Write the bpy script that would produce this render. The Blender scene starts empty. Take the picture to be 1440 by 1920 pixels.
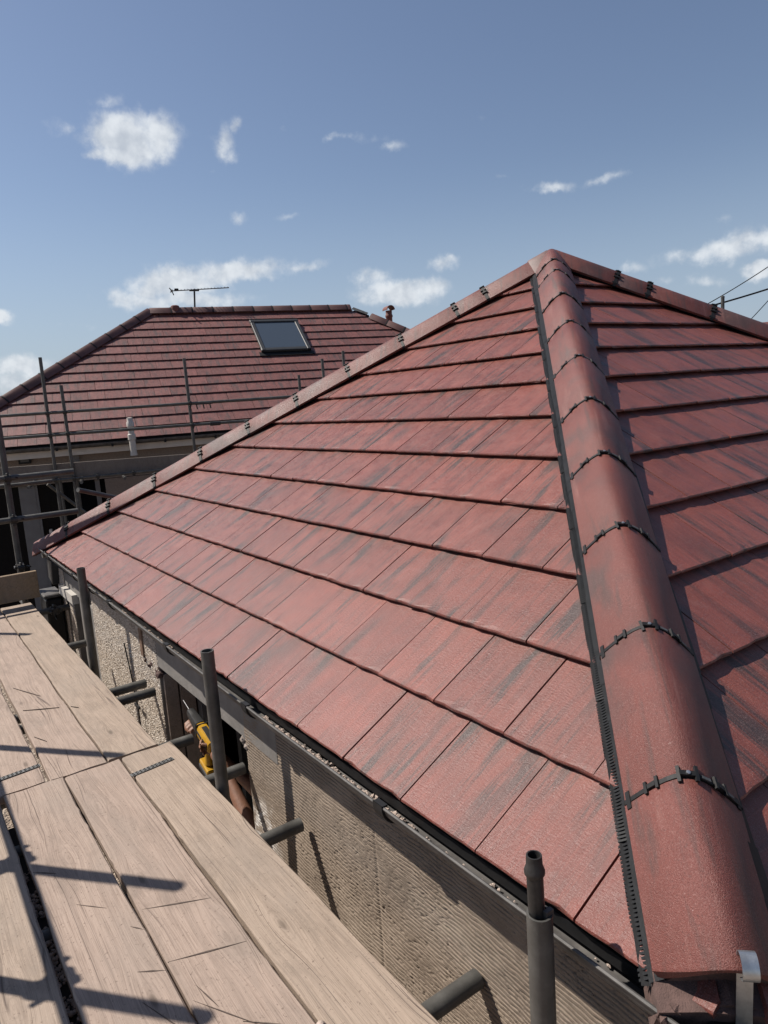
import bpy, bmesh, math, random
import numpy as np
from mathutils import Vector, Matrix, Quaternion
random.seed(7)
rng = np.random.default_rng(11)
SC = bpy.context.scene
COL = SC.collection
R = math.radians
D = bpy.data

# ------------------------------------------------------------------ camera
cam = D.cameras.new('camera')
cam.sensor_fit = 'HORIZONTAL'
cam.sensor_width = 36.0
cam.lens = 36.0 * 1334.543 / 1440.0
cam.clip_start = 0.02
cam.clip_end = 3000
co = D.objects.new('camera', cam)
COL.objects.link(co)
CAMP = Vector((0.88978, -1.02132, 1.08617))
CR = Vector((0.578, 0.8131, -0.0681)).normalized()
CF = Vector((-0.8111, 0.5632, -0.1566)).normalized()
CR = (CR - CF * CR.dot(CF)).normalized()
CU = CR.cross(CF)
co.matrix_world = Matrix(((CR.x, CU.x, -CF.x, CAMP.x), (CR.y, CU.y, -CF.y, CAMP.y), (CR.z, CU.z, -CF.z, CAMP.z), (0, 0, 0, 1)))
SC.camera = co

# ------------------------------------------------------------------ light
SUN = Vector((-0.47, -0.40, 0.786)).normalized()
sl = D.lights.new('sun', 'SUN')
sl.energy = 5.0
sl.angle = R(0.53)
sl.color = (1.0, 0.93, 0.84)
so = D.objects.new('sun', sl)
COL.objects.link(so)
so.rotation_euler = (-SUN).to_track_quat('-Z', 'Y').to_euler()
so.location = (-6, -6, 10)

SC.view_settings.view_transform = 'Standard'
SC.view_settings.look = 'None'
SC.view_settings.exposure = 0.5
SC.view_settings.gamma = 1.0
SC.view_settings.use_curve_mapping = False

# ------------------------------------------------------------------ world: daylight sky and scattered cumulus
W = D.worlds.new('World')
SC.world = W
W.use_nodes = True
wt = W.node_tree
for n_ in list(wt.nodes):
    wt.nodes.remove(n_)
def wn(t, **k):
    n = wt.nodes.new(t)
    for a, b in k.items():
        setattr(n, a, b)
    return n
def wmath(op, a, b=None, c=None, clamp=False):
    n = wn('ShaderNodeMath', operation=op)
    n.use_clamp = clamp
    for i, v in enumerate((a, b, c)):
        if v is None:
            continue
        if isinstance(v, (int, float)):
            n.inputs[i].default_value = v
        else:
            wt.links.new(v, n.inputs[i])
    return n.outputs[0]
sky = wn('ShaderNodeTexSky', sky_type='NISHITA')
sky.sun_disc = False
sky.sun_elevation = math.asin(SUN.z)
sky.sun_rotation = math.atan2(SUN.x, SUN.y) % (2 * math.pi)
sky.altitude = 100
sky.air_density = 1.0
sky.dust_density = 0.7
sky.ozone_density = 2.0
hsv = wn('ShaderNodeHueSaturation')
hsv.inputs['Saturation'].default_value = 0.93
hsv.inputs['Value'].default_value = 1.0
hsv.inputs['Hue'].default_value = 0.504
wt.links.new(sky.outputs[0], hsv.inputs['Color'])
tc = wn('ShaderNodeTexCoord')
nz = wn('ShaderNodeTexNoise')
nz.inputs['Scale'].default_value = 28
nz.inputs['Detail'].default_value = 8
nz.inputs['Roughness'].default_value = 0.58
wt.links.new(tc.outputs['Generated'], nz.inputs['Vector'])
nz2 = wn('ShaderNodeTexNoise')
nz2.inputs['Scale'].default_value = 60
nz2.inputs['Detail'].default_value = 6
nz2.inputs['Roughness'].default_value = 0.6
wt.links.new(tc.outputs['Generated'], nz2.inputs['Vector'])
dsub = wn('ShaderNodeVectorMath', operation='SUBTRACT')
wt.links.new(nz.outputs['Color'], dsub.inputs[0])
dsub.inputs[1].default_value = (0.5, 0.5, 0.5)
dmul = wn('ShaderNodeVectorMath', operation='SCALE')
wt.links.new(dsub.outputs[0], dmul.inputs[0])
dmul.inputs['Scale'].default_value = 0.03
dadd = wn('ShaderNodeVectorMath', operation='ADD')
wt.links.new(tc.outputs['Generated'], dadd.inputs[0])
wt.links.new(dmul.outputs[0], dadd.inputs[1])
CLOUDS = [(-71.6, 18.88, 3.34, 1.89, 1.0, 1.8), (-69.71, 19.25, 1.68, 1.53, 0.85, 1.3), (-73.89, 17.9, 1.66, 0.54, 0.7, 2.2), (-72.27, 17.96, 2.19, 0.88, 0.9, 1.7), (-72.92, 21.09, 1.62, 0.63, 0.42, 8.0), (-75.96, 19.39, 1.48, 0.63, 0.36, 8.5), (-65.15, 18.63, 0.9, 1.42, 0.62, -25.4), (-64.33, 19.68, 0.48, 0.89, 0.55, -25.4), (-65.14, 17.96, 1.05, 0.56, 0.55, -0.5), (-56.49, 18.86, 1.37, 0.34, 0.42, 4.9), (-54.49, 18.74, 2.28, 0.46, 0.28, -11.7), (-52.61, 18.04, 1.3, 0.42, 0.38, 0.7), (-64.75, 14.02, 0.78, 0.51, 0.42, -1.4), (-61.15, 14.02, 1.18, 0.35, 0.34, 7.8), (-61.02, 19.46, 0.68, 0.3, 0.25, -1.6), (-44.7, 15.32, 0.69, 0.23, 0.3, -6.4), (-40.85, 14.27, 2.29, 0.42, 0.5, -4.3), (-37.28, 14.32, 2.25, 0.41, 0.45, 3.7), (-66.5, 16.95, 0.45, 0.23, 0.35, -0.3), (-69.73, 9.54, 4.13, 1.26, 0.95, 4.6), (-64.95, 10.07, 4.6, 0.96, 0.85, 3.9), (-60.06, 10.4, 2.42, 0.48, 0.5, 3.1), (-73.46, 8.42, 1.75, 1.01, 0.6, -1.2), (-69.48, 8.32, 5.56, 0.95, 0.75, -1.8), (-52.6, 8.0, 3.77, 1.07, 0.9, -4.1), (-54.8, 9.17, 1.71, 0.98, 0.7, -3.8), (-50.52, 8.16, 2.13, 0.98, 0.8, -4.4), (-49.06, 9.98, 1.37, 0.61, 0.6, -4.8), (-29.71, 8.54, 4.24, 0.96, 0.72, -0.1), (-27.41, 9.06, 2.16, 0.94, 0.7, -0.9), (-30.66, 6.68, 1.8, 0.53, 0.5, -7.2), (-27.25, 6.98, 1.09, 0.73, 0.95, 7.1), (-35.35, 8.09, 1.23, 0.54, 0.42, -6.9), (-33.37, 6.97, 0.92, 0.38, 0.4, -6.8), (-80.96, 4.03, 2.48, 0.83, 0.8, 1.7), (-81.84, 7.38, 0.88, 0.55, 0.85, -0.6), (-81.44, 2.98, 2.48, 1.05, 0.6, -2.9), (-29.49, 10.68, 0.87, 0.47, 0.36, 2.9), (-45.88, 19.38, 1.12, 0.26, 0.16, 3.4), (-76.77, 6.71, 2.3, 0.38, 0.3, -1.5)]
for i in range(14):     # the same scattered fair-weather clouds carry on round the rest of the sky
    az = random.uniform(0, 250)
    el = random.choice((random.uniform(5, 12), random.uniform(12, 26)))
    CLOUDS.append((az, el, random.uniform(2, 6), random.uniform(0.6, 1.5), random.uniform(0.5, 0.95), random.uniform(-5, 5)))
msum = None
for (az, el, rx, ry, dn, ro) in CLOUDS:
    a, e_ = R(az), R(el)
    d = Vector((math.sin(a) * math.cos(e_), math.cos(a) * math.cos(e_), math.sin(e_)))
    hz = d.cross(Vector((0, 0, 1))).normalized()
    up = hz.cross(d)
    c_, s_ = math.cos(R(ro)), math.sin(R(ro))
    rr = hz * c_ + up * s_
    uu = up * c_ - hz * s_
    M = Matrix((rr, uu, -d)).transposed()
    if M.determinant() < 0:
        M = Matrix((rr, uu, d)).transposed()
    mp = wn('ShaderNodeMapping', vector_type='TEXTURE')
    mp.inputs['Location'].default_value = d
    mp.inputs['Rotation'].default_value = M.to_euler('XYZ')
    mp.inputs['Scale'].default_value = (R(rx) * 1.62, R(ry) * 1.7, 0.5)
    wt.links.new(dadd.outputs[0], mp.inputs['Vector'])
    ln = wn('ShaderNodeVectorMath', operation='LENGTH')
    wt.links.new(mp.outputs[0], ln.inputs[0])
    mk = wn('ShaderNodeMapRange', interpolation_type='SMOOTHSTEP')
    mk.inputs['From Min'].default_value = 1.0
    mk.inputs['From Max'].default_value = 0.0
    mk.inputs['To Min'].default_value = 0.0
    mk.inputs['To Max'].default_value = dn ** 0.85 * 1.15
    wt.links.new(ln.outputs['Value'], mk.inputs['Value'])
    msum = mk.outputs[0] if msum is None else wmath('MAXIMUM', msum, mk.outputs[0])
nn = wmath('ADD', wmath('MULTIPLY', nz.outputs['Fac'], 0.62), wmath('MULTIPLY', nz2.outputs['Fac'], 0.38))
t1 = wmath('MULTIPLY_ADD', wmath('SUBTRACT', nn, 0.5), 1.75, msum)
alpha = wn('ShaderNodeMapRange', interpolation_type='SMOOTHSTEP')
alpha.inputs['From Min'].default_value = 0.2
alpha.inputs['From Max'].default_value = 1.0
wt.links.new(t1, alpha.inputs['Value'])
al = wmath('MULTIPLY', alpha.outputs[0], wmath('MULTIPLY', msum, 1.6, clamp=True))
offs = wn('ShaderNodeVectorMath', operation='ADD')
wt.links.new(tc.outputs['Generated'], offs.inputs[0])
offs.inputs[1].default_value = (-0.006, -0.005, 0.011)      # a little way towards the sun
nz3 = wn('ShaderNodeTexNoise')
nz3.inputs['Scale'].default_value = 28
nz3.inputs['Detail'].default_value = 3
nz3.inputs['Roughness'].default_value = 0.5
wt.links.new(offs.outputs[0], nz3.inputs['Vector'])
crmp = wn('ShaderNodeMapRange', interpolation_type='SMOOTHSTEP')
crmp.inputs['From Min'].default_value = -0.30
crmp.inputs['From Max'].default_value = 0.22
wt.links.new(wmath('SUBTRACT', nz.outputs['Fac'], nz3.outputs['Fac']), crmp.inputs['Value'])
cmix = wn('ShaderNodeMix', data_type='RGBA')
cmix.inputs['A'].default_value = (5.3, 5.8, 6.5, 1)
cmix.inputs['B'].default_value = (8.2, 8.6, 9.0, 1)
wt.links.new(crmp.outputs[0], cmix.inputs['Factor'])
smix = wn('ShaderNodeMix', data_type='RGBA')
wt.links.new(wmath('MULTIPLY', al, 0.92), smix.inputs['Factor'])
sepd = wn('ShaderNodeSeparateXYZ')
wt.links.new(tc.outputs['Generated'], sepd.inputs[0])
hz_ = wn('ShaderNodeMapRange', interpolation_type='SMOOTHSTEP')       # pale summer haze low over the whole horizon
hz_.inputs['From Min'].default_value = 0.30
hz_.inputs['From Max'].default_value = -0.02
hz_.inputs['To Max'].default_value = 0.75
wt.links.new(sepd.outputs['Z'], hz_.inputs['Value'])
hmix = wn('ShaderNodeMix', data_type='RGBA')
wt.links.new(hz_.outputs[0], hmix.inputs['Factor'])
wt.links.new(hsv.outputs[0], hmix.inputs['A'])
hmix.inputs['B'].default_value = (3.9, 4.75, 6.1, 1)
wt.links.new(hmix.outputs['Result'], smix.inputs['A'])
wt.links.new(cmix.outputs['Result'], smix.inputs['B'])
bg = wn('ShaderNodeBackground')
bg.inputs['Strength'].default_value = 0.070
wt.links.new(smix.outputs['Result'], bg.inputs['Color'])
wo = wn('ShaderNodeOutputWorld')
wt.links.new(bg.outputs[0], wo.inputs['Surface'])

# ------------------------------------------------------------------ materials
ALBEDO = 0.85
class NT:
    def __init__(s, name):
        s.m = D.materials.new(name)
        s.m.use_nodes = True
        s.t = s.m.node_tree
        s.b = s.t.nodes['Principled BSDF']
    def n(s, t, **k):
        x = s.t.nodes.new(t)
        for a, b in k.items():
            setattr(x, a, b)
        return x
    def l(s, a, b):
        s.t.links.new(a, b)
    def put(s, sock, v):
        if isinstance(v, (int, float, tuple, Vector)):
            sock.default_value = v
        else:
            s.l(v, sock)
    def math(s, op, a, b=0.0, c=None, clamp=False):
        x = s.n('ShaderNodeMath', operation=op)
        x.use_clamp = clamp
        s.put(x.inputs[0], a)
        s.put(x.inputs[1], b)
        if c is not None:
            s.put(x.inputs[2], c)
        return x.outputs[0]
    def co(s, kind='Object', scale=(1, 1, 1), rnd=0.0):
        tcn = s.n('ShaderNodeTexCoord')
        v = tcn.outputs[kind]
        if rnd:
            oi = s.n('ShaderNodeObjectInfo')
            q = s.n('ShaderNodeVectorMath', operation='MULTIPLY_ADD')
            cx = s.n('ShaderNodeCombineXYZ')
            for i, f in enumerate((1.0, 1.73, 2.31)):
                s.l(s.math('MULTIPLY', oi.outputs['Random'], f * rnd), cx.inputs[i])
            ad = s.n('ShaderNodeVectorMath', operation='ADD')
            s.l(v, ad.inputs[0])
            s.l(cx.outputs[0], ad.inputs[1])
            v = ad.outputs[0]
        mp = s.n('ShaderNodeVectorMath', operation='MULTIPLY')
        s.l(v, mp.inputs[0])
        mp.inputs[1].default_value = scale
        return mp.outputs[0]
    def noise(s, v, scale, detail=4, rough=0.55, dist=0.0, out='Fac'):
        x = s.n('ShaderNodeTexNoise')
        s.l(v, x.inputs['Vector'])
        x.inputs['Scale'].default_value = scale
        x.inputs['Detail'].default_value = detail
        x.inputs['Roughness'].default_value = rough
        x.inputs['Distortion'].default_value = dist
        return x.outputs[out]
    def voro(s, v, scale, feature='F1', out='Distance', rnd=1.0):
        x = s.n('ShaderNodeTexVoronoi', feature=feature)
        s.l(v, x.inputs['Vector'])
        x.inputs['Scale'].default_value = scale
        x.inputs['Randomness'].default_value = rnd
        return x.outputs[out]
    def ramp(s, f, stops):
        x = s.n('ShaderNodeValToRGB')
        r = x.color_ramp
        while len(r.elements) < len(stops):
            r.elements.new(0.5)
        for e, (p, c) in zip(r.elements, stops):
            e.position = p
            e.color = (*c, 1) if len(c) == 3 else c
        s.put(x.inputs[0], f)
        return x.outputs[0]
    def rng(s, f, a, b, c=0.0, d=1.0, smooth=False):
        x = s.n('ShaderNodeMapRange')
        if smooth:
            x.interpolation_type = 'SMOOTHSTEP'
        s.put(x.inputs[0], f)
        for i, v in enumerate((a, b, c, d)):
            s.put(x.inputs[i + 1], v)
        return x.outputs[0]
    def mix(s, f, a, b, mode='MIX'):
        x = s.n('ShaderNodeMix', data_type='RGBA', blend_type=mode)
        s.put(x.inputs['Factor'], f)
        for k, v in (('A', a), ('B', b)):
            s.put(x.inputs[k], (*v, 1) if isinstance(v, tuple) and len(v) == 3 else v)
        return x.outputs['Result']
    def bump(s, h, strength=0.5, dist=0.01, normal=None):
        x = s.n('ShaderNodeBump')
        s.put(x.inputs['Height'], h)
        x.inputs['Strength'].default_value = strength
        x.inputs['Distance'].default_value = dist
        if normal is not None:
            s.l(normal, x.inputs['Normal'])
        return x.outputs[0]
    def fin(s, col=None, rough=None, normal=None, metal=None, spec=None):
        if col is not None and not isinstance(col, tuple):
            x = s.n('ShaderNodeVectorMath', operation='SCALE')
            s.l(col, x.inputs[0])
            x.inputs['Scale'].default_value = ALBEDO
            col = x.outputs[0]
        if col is not None:
            s.put(s.b.inputs['Base Color'], (*col, 1) if isinstance(col, tuple) and len(col) == 3 else col)
        if rough is not None:
            s.put(s.b.inputs['Roughness'], rough)
        if normal is not None:
            s.l(normal, s.b.inputs['Normal'])
        if metal is not None:
            s.put(s.b.inputs['Metallic'], metal)
        if spec is not None:
            s.put(s.b.inputs['Specular IOR Level'], spec)
        return s.m

def simple(name, col, rough=0.6, var=0.25, scale=14, metal=0.0, bump=0.15, spec=0.5, detail=5):
    k = NT(name)
    v = k.co('Object', rnd=7.0)
    f = k.noise(v, scale, detail, 0.6)
    lo = tuple(c * (1 - var) for c in col)
    hi = tuple(min(1, c * (1 + var)) for c in col)
    c = k.ramp(f, [(0.3, lo), (0.7, hi)])
    return k.fin(c, rough, k.bump(k.noise(v, scale * 8, 3), bump, 0.003), metal, spec)

def tile_material(name, red, grey, gloss=0.42, fine=1.0, dirt=0.5):
    k = NT(name)
    oi = k.n('ShaderNodeObjectInfo')
    v = k.co('Object', rnd=37.0)
    def sc(x, y, z):
        q = k.n('ShaderNodeVectorMath', operation='MULTIPLY')
        k.l(v, q.inputs[0])
        q.inputs[1].default_value = (x, y, z)
        return q.outputs[0]
    broad = k.noise(sc(14, 2.2, 1), 1.0, 3, 0.5, 0.3)          # smoky streaks that run down the slope
    thin = k.noise(sc(90, 5.0, 1), 1.0, 5, 0.7, 0.6)
    patch = k.noise(sc(3.0, 3.0, 1), 1.0, 2, 0.5)
    st = k.math('ADD', k.math('MULTIPLY', broad, 0.62), k.math('MULTIPLY', thin, 0.38))
    st = k.rng(st, 0.48, 0.60, 0, 1, True)
    st = k.math('MULTIPLY', st, k.rng(patch, 0.36, 0.58, 0.2, 1.0))
    per = k.rng(oi.outputs['Random'], 0, 1, 0.84, 1.13)
    line = k.noise(sc(170, 3.5, 1), 1.0, 3, 0.7, 0.3)
    per = k.math('MULTIPLY', per, k.rng(line, 0.30, 0.70, 0.74, 1.20))
    tone = k.noise(v, 9, 4, 0.6)
    base = k.mix(k.rng(tone, 0.3, 0.7), tuple(c * 0.80 for c in red), tuple(min(1, c * 1.18) for c in red))
    base = k.mix(k.rng(patch, 0.35, 0.7, 0, 0.35), base, tuple(c * 1.0 for c in (red[0] * 0.95, red[1] * 1.25, red[2] * 1.25)))
    base = k.mix(k.math('MULTIPLY', st, 0.9), base, grey)
    vm = k.n('ShaderNodeVectorMath', operation='SCALE')
    k.l(base, vm.inputs[0])
    k.l(per, vm.inputs['Scale'])
    base = vm.outputs[0]
    # pale cement bloom: scuffs, mostly along the nose where tiles are handled
    sx = k.n('ShaderNodeSeparateXYZ')
    tco = k.n('ShaderNodeTexCoord')
    k.l(tco.outputs['Object'], sx.inputs[0])
    near = k.rng(sx.outputs['Y'], 0.0, 0.05, 1.0, 0.0, True)
    scuff = k.noise(sc(22, 40, 1), 1.0, 5, 0.7)
    sm = k.math('MULTIPLY', k.rng(scuff, 0.60, 0.72), k.math('ADD', k.math('MULTIPLY', near, 0.7), 0.12))
    bl = k.noise(v, 5.5, 3, 0.6, 0.8)
    sm = k.math('ADD', sm, k.math('MULTIPLY', k.rng(bl, 0.60, 0.78), 0.25))
    base = k.mix(k.math('MULTIPLY', sm, dirt, clamp=True), base, (0.34, 0.235, 0.22))
    grit = k.noise(v, 420, 3, 0.6)
    base = k.mix(k.rng(grit, 0.42, 0.30, 0, 0.5), base, tuple(c * 0.4 for c in red))
    base = k.mix(k.rng(grit, 0.56, 0.68, 0, 0.6), base, (0.33, 0.23, 0.215))
    wr = k.noise(sc(75, 210, 1), 1.0, 4, 0.65, 0.4)
    h = k.math('ADD', k.math('MULTIPLY', wr, 0.65), k.math('MULTIPLY', k.noise(v, 900, 2), 0.35))
    nb = k.bump(h, 0.8 * fine, 0.0028)
    nb = k.bump(k.noise(v, 26, 3), 0.15, 0.003, nb)
    rg = k.rng(k.noise(v, 18, 4), 0.3, 0.7, gloss - 0.04, gloss + 0.10)
    return k.fin(base, rg, nb, 0, 0.5)

M_TILE = tile_material('red_concrete_tile', (0.190, 0.050, 0.036), (0.036, 0.028, 0.026), 0.37)
M_TILE2 = tile_material('weathered_red_tile', (0.185, 0.066, 0.057), (0.085, 0.053, 0.05), 0.5, 0.6, 0.6)

def hip_material():
    k = NT('red_hip_tile')
    v = k.co('Object', rnd=23.0)
    f = k.noise(v, 6, 5, 0.65, 0.4)
    c = k.ramp(f, [(0.28, (0.125, 0.034, 0.026)), (0.55, (0.160, 0.045, 0.035)), (0.8, (0.18, 0.060, 0.049))])
    g = k.noise(v, 3.3, 3, 0.6)
    c = k.mix(k.rng(g, 0.52, 0.68, 0, 0.75), c, (0.065, 0.045, 0.043))
    def dt(ax):
        x = k.n('ShaderNodeVectorMath', operation='DOT_PRODUCT')
        k.l(v, x.inputs[0])
        x.inputs[1].default_value = ax
        return x.outputs['Value']
    cx = k.n('ShaderNodeCombineXYZ')
    k.l(dt((20, 20, 0)), cx.inputs[0])
    k.l(dt((1.4, -1.4, -0.9)), cx.inputs[1])
    run = k.noise(cx.outputs[0], 1.0, 4, 0.6, 0.4)
    c = k.mix(k.rng(run, 0.54, 0.66, 0, 0.7), c, (0.06, 0.038, 0.034))
    c = k.mix(k.rng(run, 0.40, 0.28, 0, 0.45), c, (0.27, 0.13, 0.11))
    s = k.noise(v, 38, 6, 0.7)
    c = k.mix(k.rng(s, 0.66, 0.74, 0, 0.6), c, (0.36, 0.26, 0.24))
    gs_ = k.noise(v, 120, 3, 0.8)
    c = k.mix(k.rng(gs_, 0.60, 0.74, 0, 0.30), c, (0.38, 0.25, 0.225))  # coarse sanded grain, with its glint painted in as pale specks
    c = k.mix(k.rng(gs_, 0.42, 0.32, 0, 0.5), c, (0.075, 0.03, 0.026))
    gr = k.noise(v, 330, 3, 0.6)
    c = k.mix(k.rng(gr, 0.44, 0.32, 0, 0.6), c, (0.06, 0.022, 0.018))
    c = k.mix(k.rng(gr, 0.56, 0.68, 0, 0.35), c, (0.34, 0.21, 0.19))
    nb = k.bump(k.noise(v, 420, 3, 0.6), 0.8, 0.003)
    return k.fin(c, k.rng(f, 0.3, 0.7, 0.42, 0.58), nb, 0, 0.45)
M_HIP = hip_material()

def wood_material(name, pale, dark, grain=1.0):
    k = NT(name)
    v = k.co('Object', rnd=31.0)
    def sc(x, y, z):
        q = k.n('ShaderNodeVectorMath', operation='MULTIPLY')
        k.l(v, q.inputs[0])
        q.inputs[1].default_value = (x, y, z)
        return q.outputs[0]
    kv = k.n('ShaderNodeTexVoronoi', feature='F1', voronoi_dimensions='2D')
    k.l(sc(1.5, 5.0, 0.0), kv.inputs['Vector'])
    kv.inputs['Scale'].default_value = 1.0
    kd = kv.outputs['Distance']
    kp, kq = k.n('ShaderNodeSeparateXYZ'), k.n('ShaderNodeSeparateXYZ')
    k.l(kv.outputs['Position'], kp.inputs[0])
    k.l(v, kq.inputs[0])
    dy = k.math('SUBTRACT', kq.outputs['Y'], k.math('DIVIDE', kp.outputs['Y'], 5.0))
    fo = k.rng(kd, 0.02, 0.40, 0.75, 0.0, True)
    cw = k.n('ShaderNodeCombineXYZ')
    k.l(kq.outputs['X'], cw.inputs[0])
    k.l(k.math('SUBTRACT', kq.outputs['Y'], k.math('MULTIPLY', dy, fo)), cw.inputs[1])
    k.l(kq.outputs['Z'], cw.inputs[2])
    warp = k.noise(sc(1.6, 6, 6), 1.0, 3, 0.5, 0.6, 'Color')
    wv = k.n('ShaderNodeVectorMath', operation='MULTIPLY_ADD')
    k.l(warp, wv.inputs[0])
    wv.inputs[1].default_value = (0.0, 0.016, 0.016)
    k.l(cw.outputs[0], wv.inputs[2])
    q = k.n('ShaderNodeVectorMath', operation='MULTIPLY')
    k.l(wv.outputs[0], q.inputs[0])
    q.inputs[1].default_value = (5.0, 360, 360)
    fine = k.noise(q.outputs[0], 1.0, 5, 0.65)
    q2 = k.n('ShaderNodeVectorMath', operation='MULTIPLY')
    k.l(wv.outputs[0], q2.inputs[0])
    q2.inputs[1].default_value = (1.2, 60, 60)
    ring = k.noise(q2.outputs[0], 1.0, 3, 0.5)
    c = k.mix(k.rng(fine, 0.30, 0.54), dark, pale)
    c = k.mix(k.rng(ring, 0.38, 0.54, 0.38, 0.0), c, tuple(a * 0.62 for a in pale))
    blot = k.noise(sc(4, 9, 3), 1.0, 6, 0.72)
    c = k.mix(k.rng(blot, 0.50, 0.70, 0, 0.62), c, tuple(a * 0.55 for a in pale))
    c = k.mix(k.rng(blot, 0.25, 0.42, 0.35, 0.0), c, tuple(min(1, a * 1.16) for a in pale))
    # long shakes and splits
    q3 = k.n('ShaderNodeVectorMath', operation='MULTIPLY')
    k.l(wv.outputs[0], q3.inputs[0])
    q3.inputs[1].default_value = (0.4, 26, 26)
    cr = k.voro(q3.outputs[0], 1.0, 'DISTANCE_TO_EDGE')
    gate = k.rng(k.noise(sc(1.3, 9, 9), 1.0, 2), 0.54, 0.62)
    crk = k.math('MULTIPLY', k.rng(cr, 0.0, 0.022, 1.0, 0.0), gate)
    c = k.mix(k.math('MULTIPLY', crk, 0.85), c, (0.06, 0.042, 0.035))
    # knots
    kring = k.math('SINE', k.math('MULTIPLY', kd, 130.0))
    km = k.math('MULTIPLY', k.rng(kd, 0.02, 0.06, 1.0, 0.0, True), k.rng(k.noise(sc(0.9, 3.1, 0), 1.0, 1), 0.46, 0.56))
    c = k.mix(k.math('MULTIPLY', km, 0.8), c, tuple(a * 0.5 for a in dark))
    c = k.mix(k.math('MULTIPLY', k.rng(kd, 0.09, 0.17, 1.0, 0.0, True), k.rng(kring, 0.2, 1.0, 0, 0.15)), c, tuple(a * 0.45 for a in dark))
    dst = k.noise(sc(1.7, 3.2, 2), 1.0, 4, 0.65)
    c = k.mix(k.rng(dst, 0.50, 0.68, 0, 0.4), c, (0.27, 0.225, 0.19))
    spk = k.noise(v, 90, 3, 0.7)
    c = k.mix(k.rng(spk, 0.61, 0.70, 0, 0.7), c, (0.13, 0.09, 0.07))
    h = k.math('SUBTRACT', k.math('MULTIPLY', fine, 0.6), k.math('MULTIPLY', crk, 0.8))
    nb = k.bump(h, 0.45 * grain, 0.004)
    nb = k.bump(spk, 0.25, 0.002, nb)
    return k.fin(c, 0.78, nb, 0, 0.3)
M_BOARD = wood_material('weathered_board', (0.385, 0.297, 0.243), (0.225, 0.165, 0.13))
M_BOARD2 = wood_material('weathered_board_grey', (0.38, 0.30, 0.238), (0.225, 0.17, 0.13))
M_DARKWOOD = wood_material('grey_old_timber', (0.20, 0.17, 0.145), (0.12, 0.10, 0.085))
M_JAMB = wood_material('grey_jamb_timber', (0.34, 0.28, 0.24), (0.2, 0.155, 0.13))
M_BROWNWOOD = wood_material('brown_timber', (0.20, 0.125, 0.085), (0.12, 0.07, 0.05))

def steel_material():
    k = NT('galvanised_tube')
    v = k.co('Object', rnd=11.0)
    f = k.noise(v, 9, 6, 0.65)
    c = k.ramp(f, [(0.3, (0.055, 0.053, 0.05)), (0.55, (0.10, 0.097, 0.09)), (0.75, (0.16, 0.155, 0.145))])
    r = k.noise(v, 23, 5, 0.7)
    c = k.mix(k.rng(r, 0.62, 0.72, 0, 0.5), c, (0.19, 0.18, 0.165))
    r2 = k.noise(v, 7, 5, 0.7, 1.0)
    c = k.mix(k.rng(r2, 0.66, 0.74, 0, 0.6), c, (0.16, 0.075, 0.04))
    return k.fin(c, k.rng(f, 0.3, 0.7, 0.42, 0.62), k.bump(k.noise(v, 160, 3), 0.2, 0.002), 0.3, 0.5)
M_STEEL = steel_material()
M_DARKSTEEL = simple('dark_oiled_steel', (0.045, 0.043, 0.042), 0.5, 0.4, 30, 0.5)
M_ZINC = simple('bright_galvanised_strap', (0.55, 0.57, 0.58), 0.36, 0.2, 40, 0.9, 0.1)
M_BLACK = simple('black_plastic', (0.011, 0.011, 0.012), 0.6, 0.4, 20, 0, 0.15, 0.3)
M_COMB = simple('black_comb_strip', (0.013, 0.014, 0.016), 0.5, 0.4, 30, 0, 0.15, 0.12)
M_GUTTER = simple('dusty_black_gutter', (0.075, 0.07, 0.066), 0.6, 0.55, 14)
M_CLIPGREY = simple('grey_lit_face_and_lamp', (0.09, 0.09, 0.09), 0.5, 0.2, 30)  # grey for the painted lit faces of the unions and the lamp glass
M_UNDER = simple('dark_underlay', (0.012, 0.011, 0.011), 0.9, 0.3, 10)
M_MORTAR = simple('grey_mortar', (0.30, 0.255, 0.225), 0.9, 0.35, 35, 0, 0.8)
M_REDMORTAR = simple('red_mortar', (0.10, 0.06, 0.052), 0.9, 0.3, 40, 0, 0.8)
M_CONCRETE = simple('grey_render_band', (0.185, 0.172, 0.16), 0.85, 0.22, 9, 0, 0.4)
M_WHITE = simple('white_plastic', (0.52, 0.49, 0.45), 0.45, 0.06, 6)
M_CREAM = simple('cream_fascia_paint', (0.58, 0.53, 0.47), 0.5, 0.08, 6)
M_OFFWHITE = simple('dusty_white_frame', (0.14, 0.14, 0.145), 0.5, 0.12, 6)
M_ROUGHCAST = simple('taupe_roughcast', (0.23, 0.19, 0.165), 0.9, 0.22, 60, 0, 0.9)
M_GLASS = simple('dark_window_glass', (0.004, 0.005, 0.007), 0.12, 0.1, 3, 0, 0.0, 0.08)
M_TERRA = simple('terracotta', (0.15, 0.048, 0.036), 0.7, 0.25, 30)
M_FRAMEGREY = simple('grey_aluminium_frame', (0.04, 0.042, 0.045), 0.5, 0.12, 10, 0.0, 0.1, 0.3)
M_INSIDE = simple('bare_inner_wall', (0.10, 0.075, 0.06), 0.9, 0.3, 6)
M_YELLOW = simple('yellow_tool_plastic', (0.46, 0.25, 0.01), 0.42, 0.1, 30)
M_TOOLBLACK = simple('black_tool_rubber', (0.015, 0.015, 0.016), 0.5, 0.3, 30)
M_BIT = simple('steel_bit', (0.08, 0.08, 0.085), 0.45, 0.2, 60, 0.9)
M_SKIN = simple('tanned_skin', (0.22, 0.105, 0.065), 0.55, 0.16, 55, 0, 0.3)
M_SHIRT = simple('dark_cotton', (0.02, 0.022, 0.03), 0.9, 0.3, 60, 0, 0.5)
M_TROUSER = simple('charcoal_work_trousers', (0.035, 0.034, 0.033), 0.9, 0.3, 60, 0, 0.5)
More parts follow.
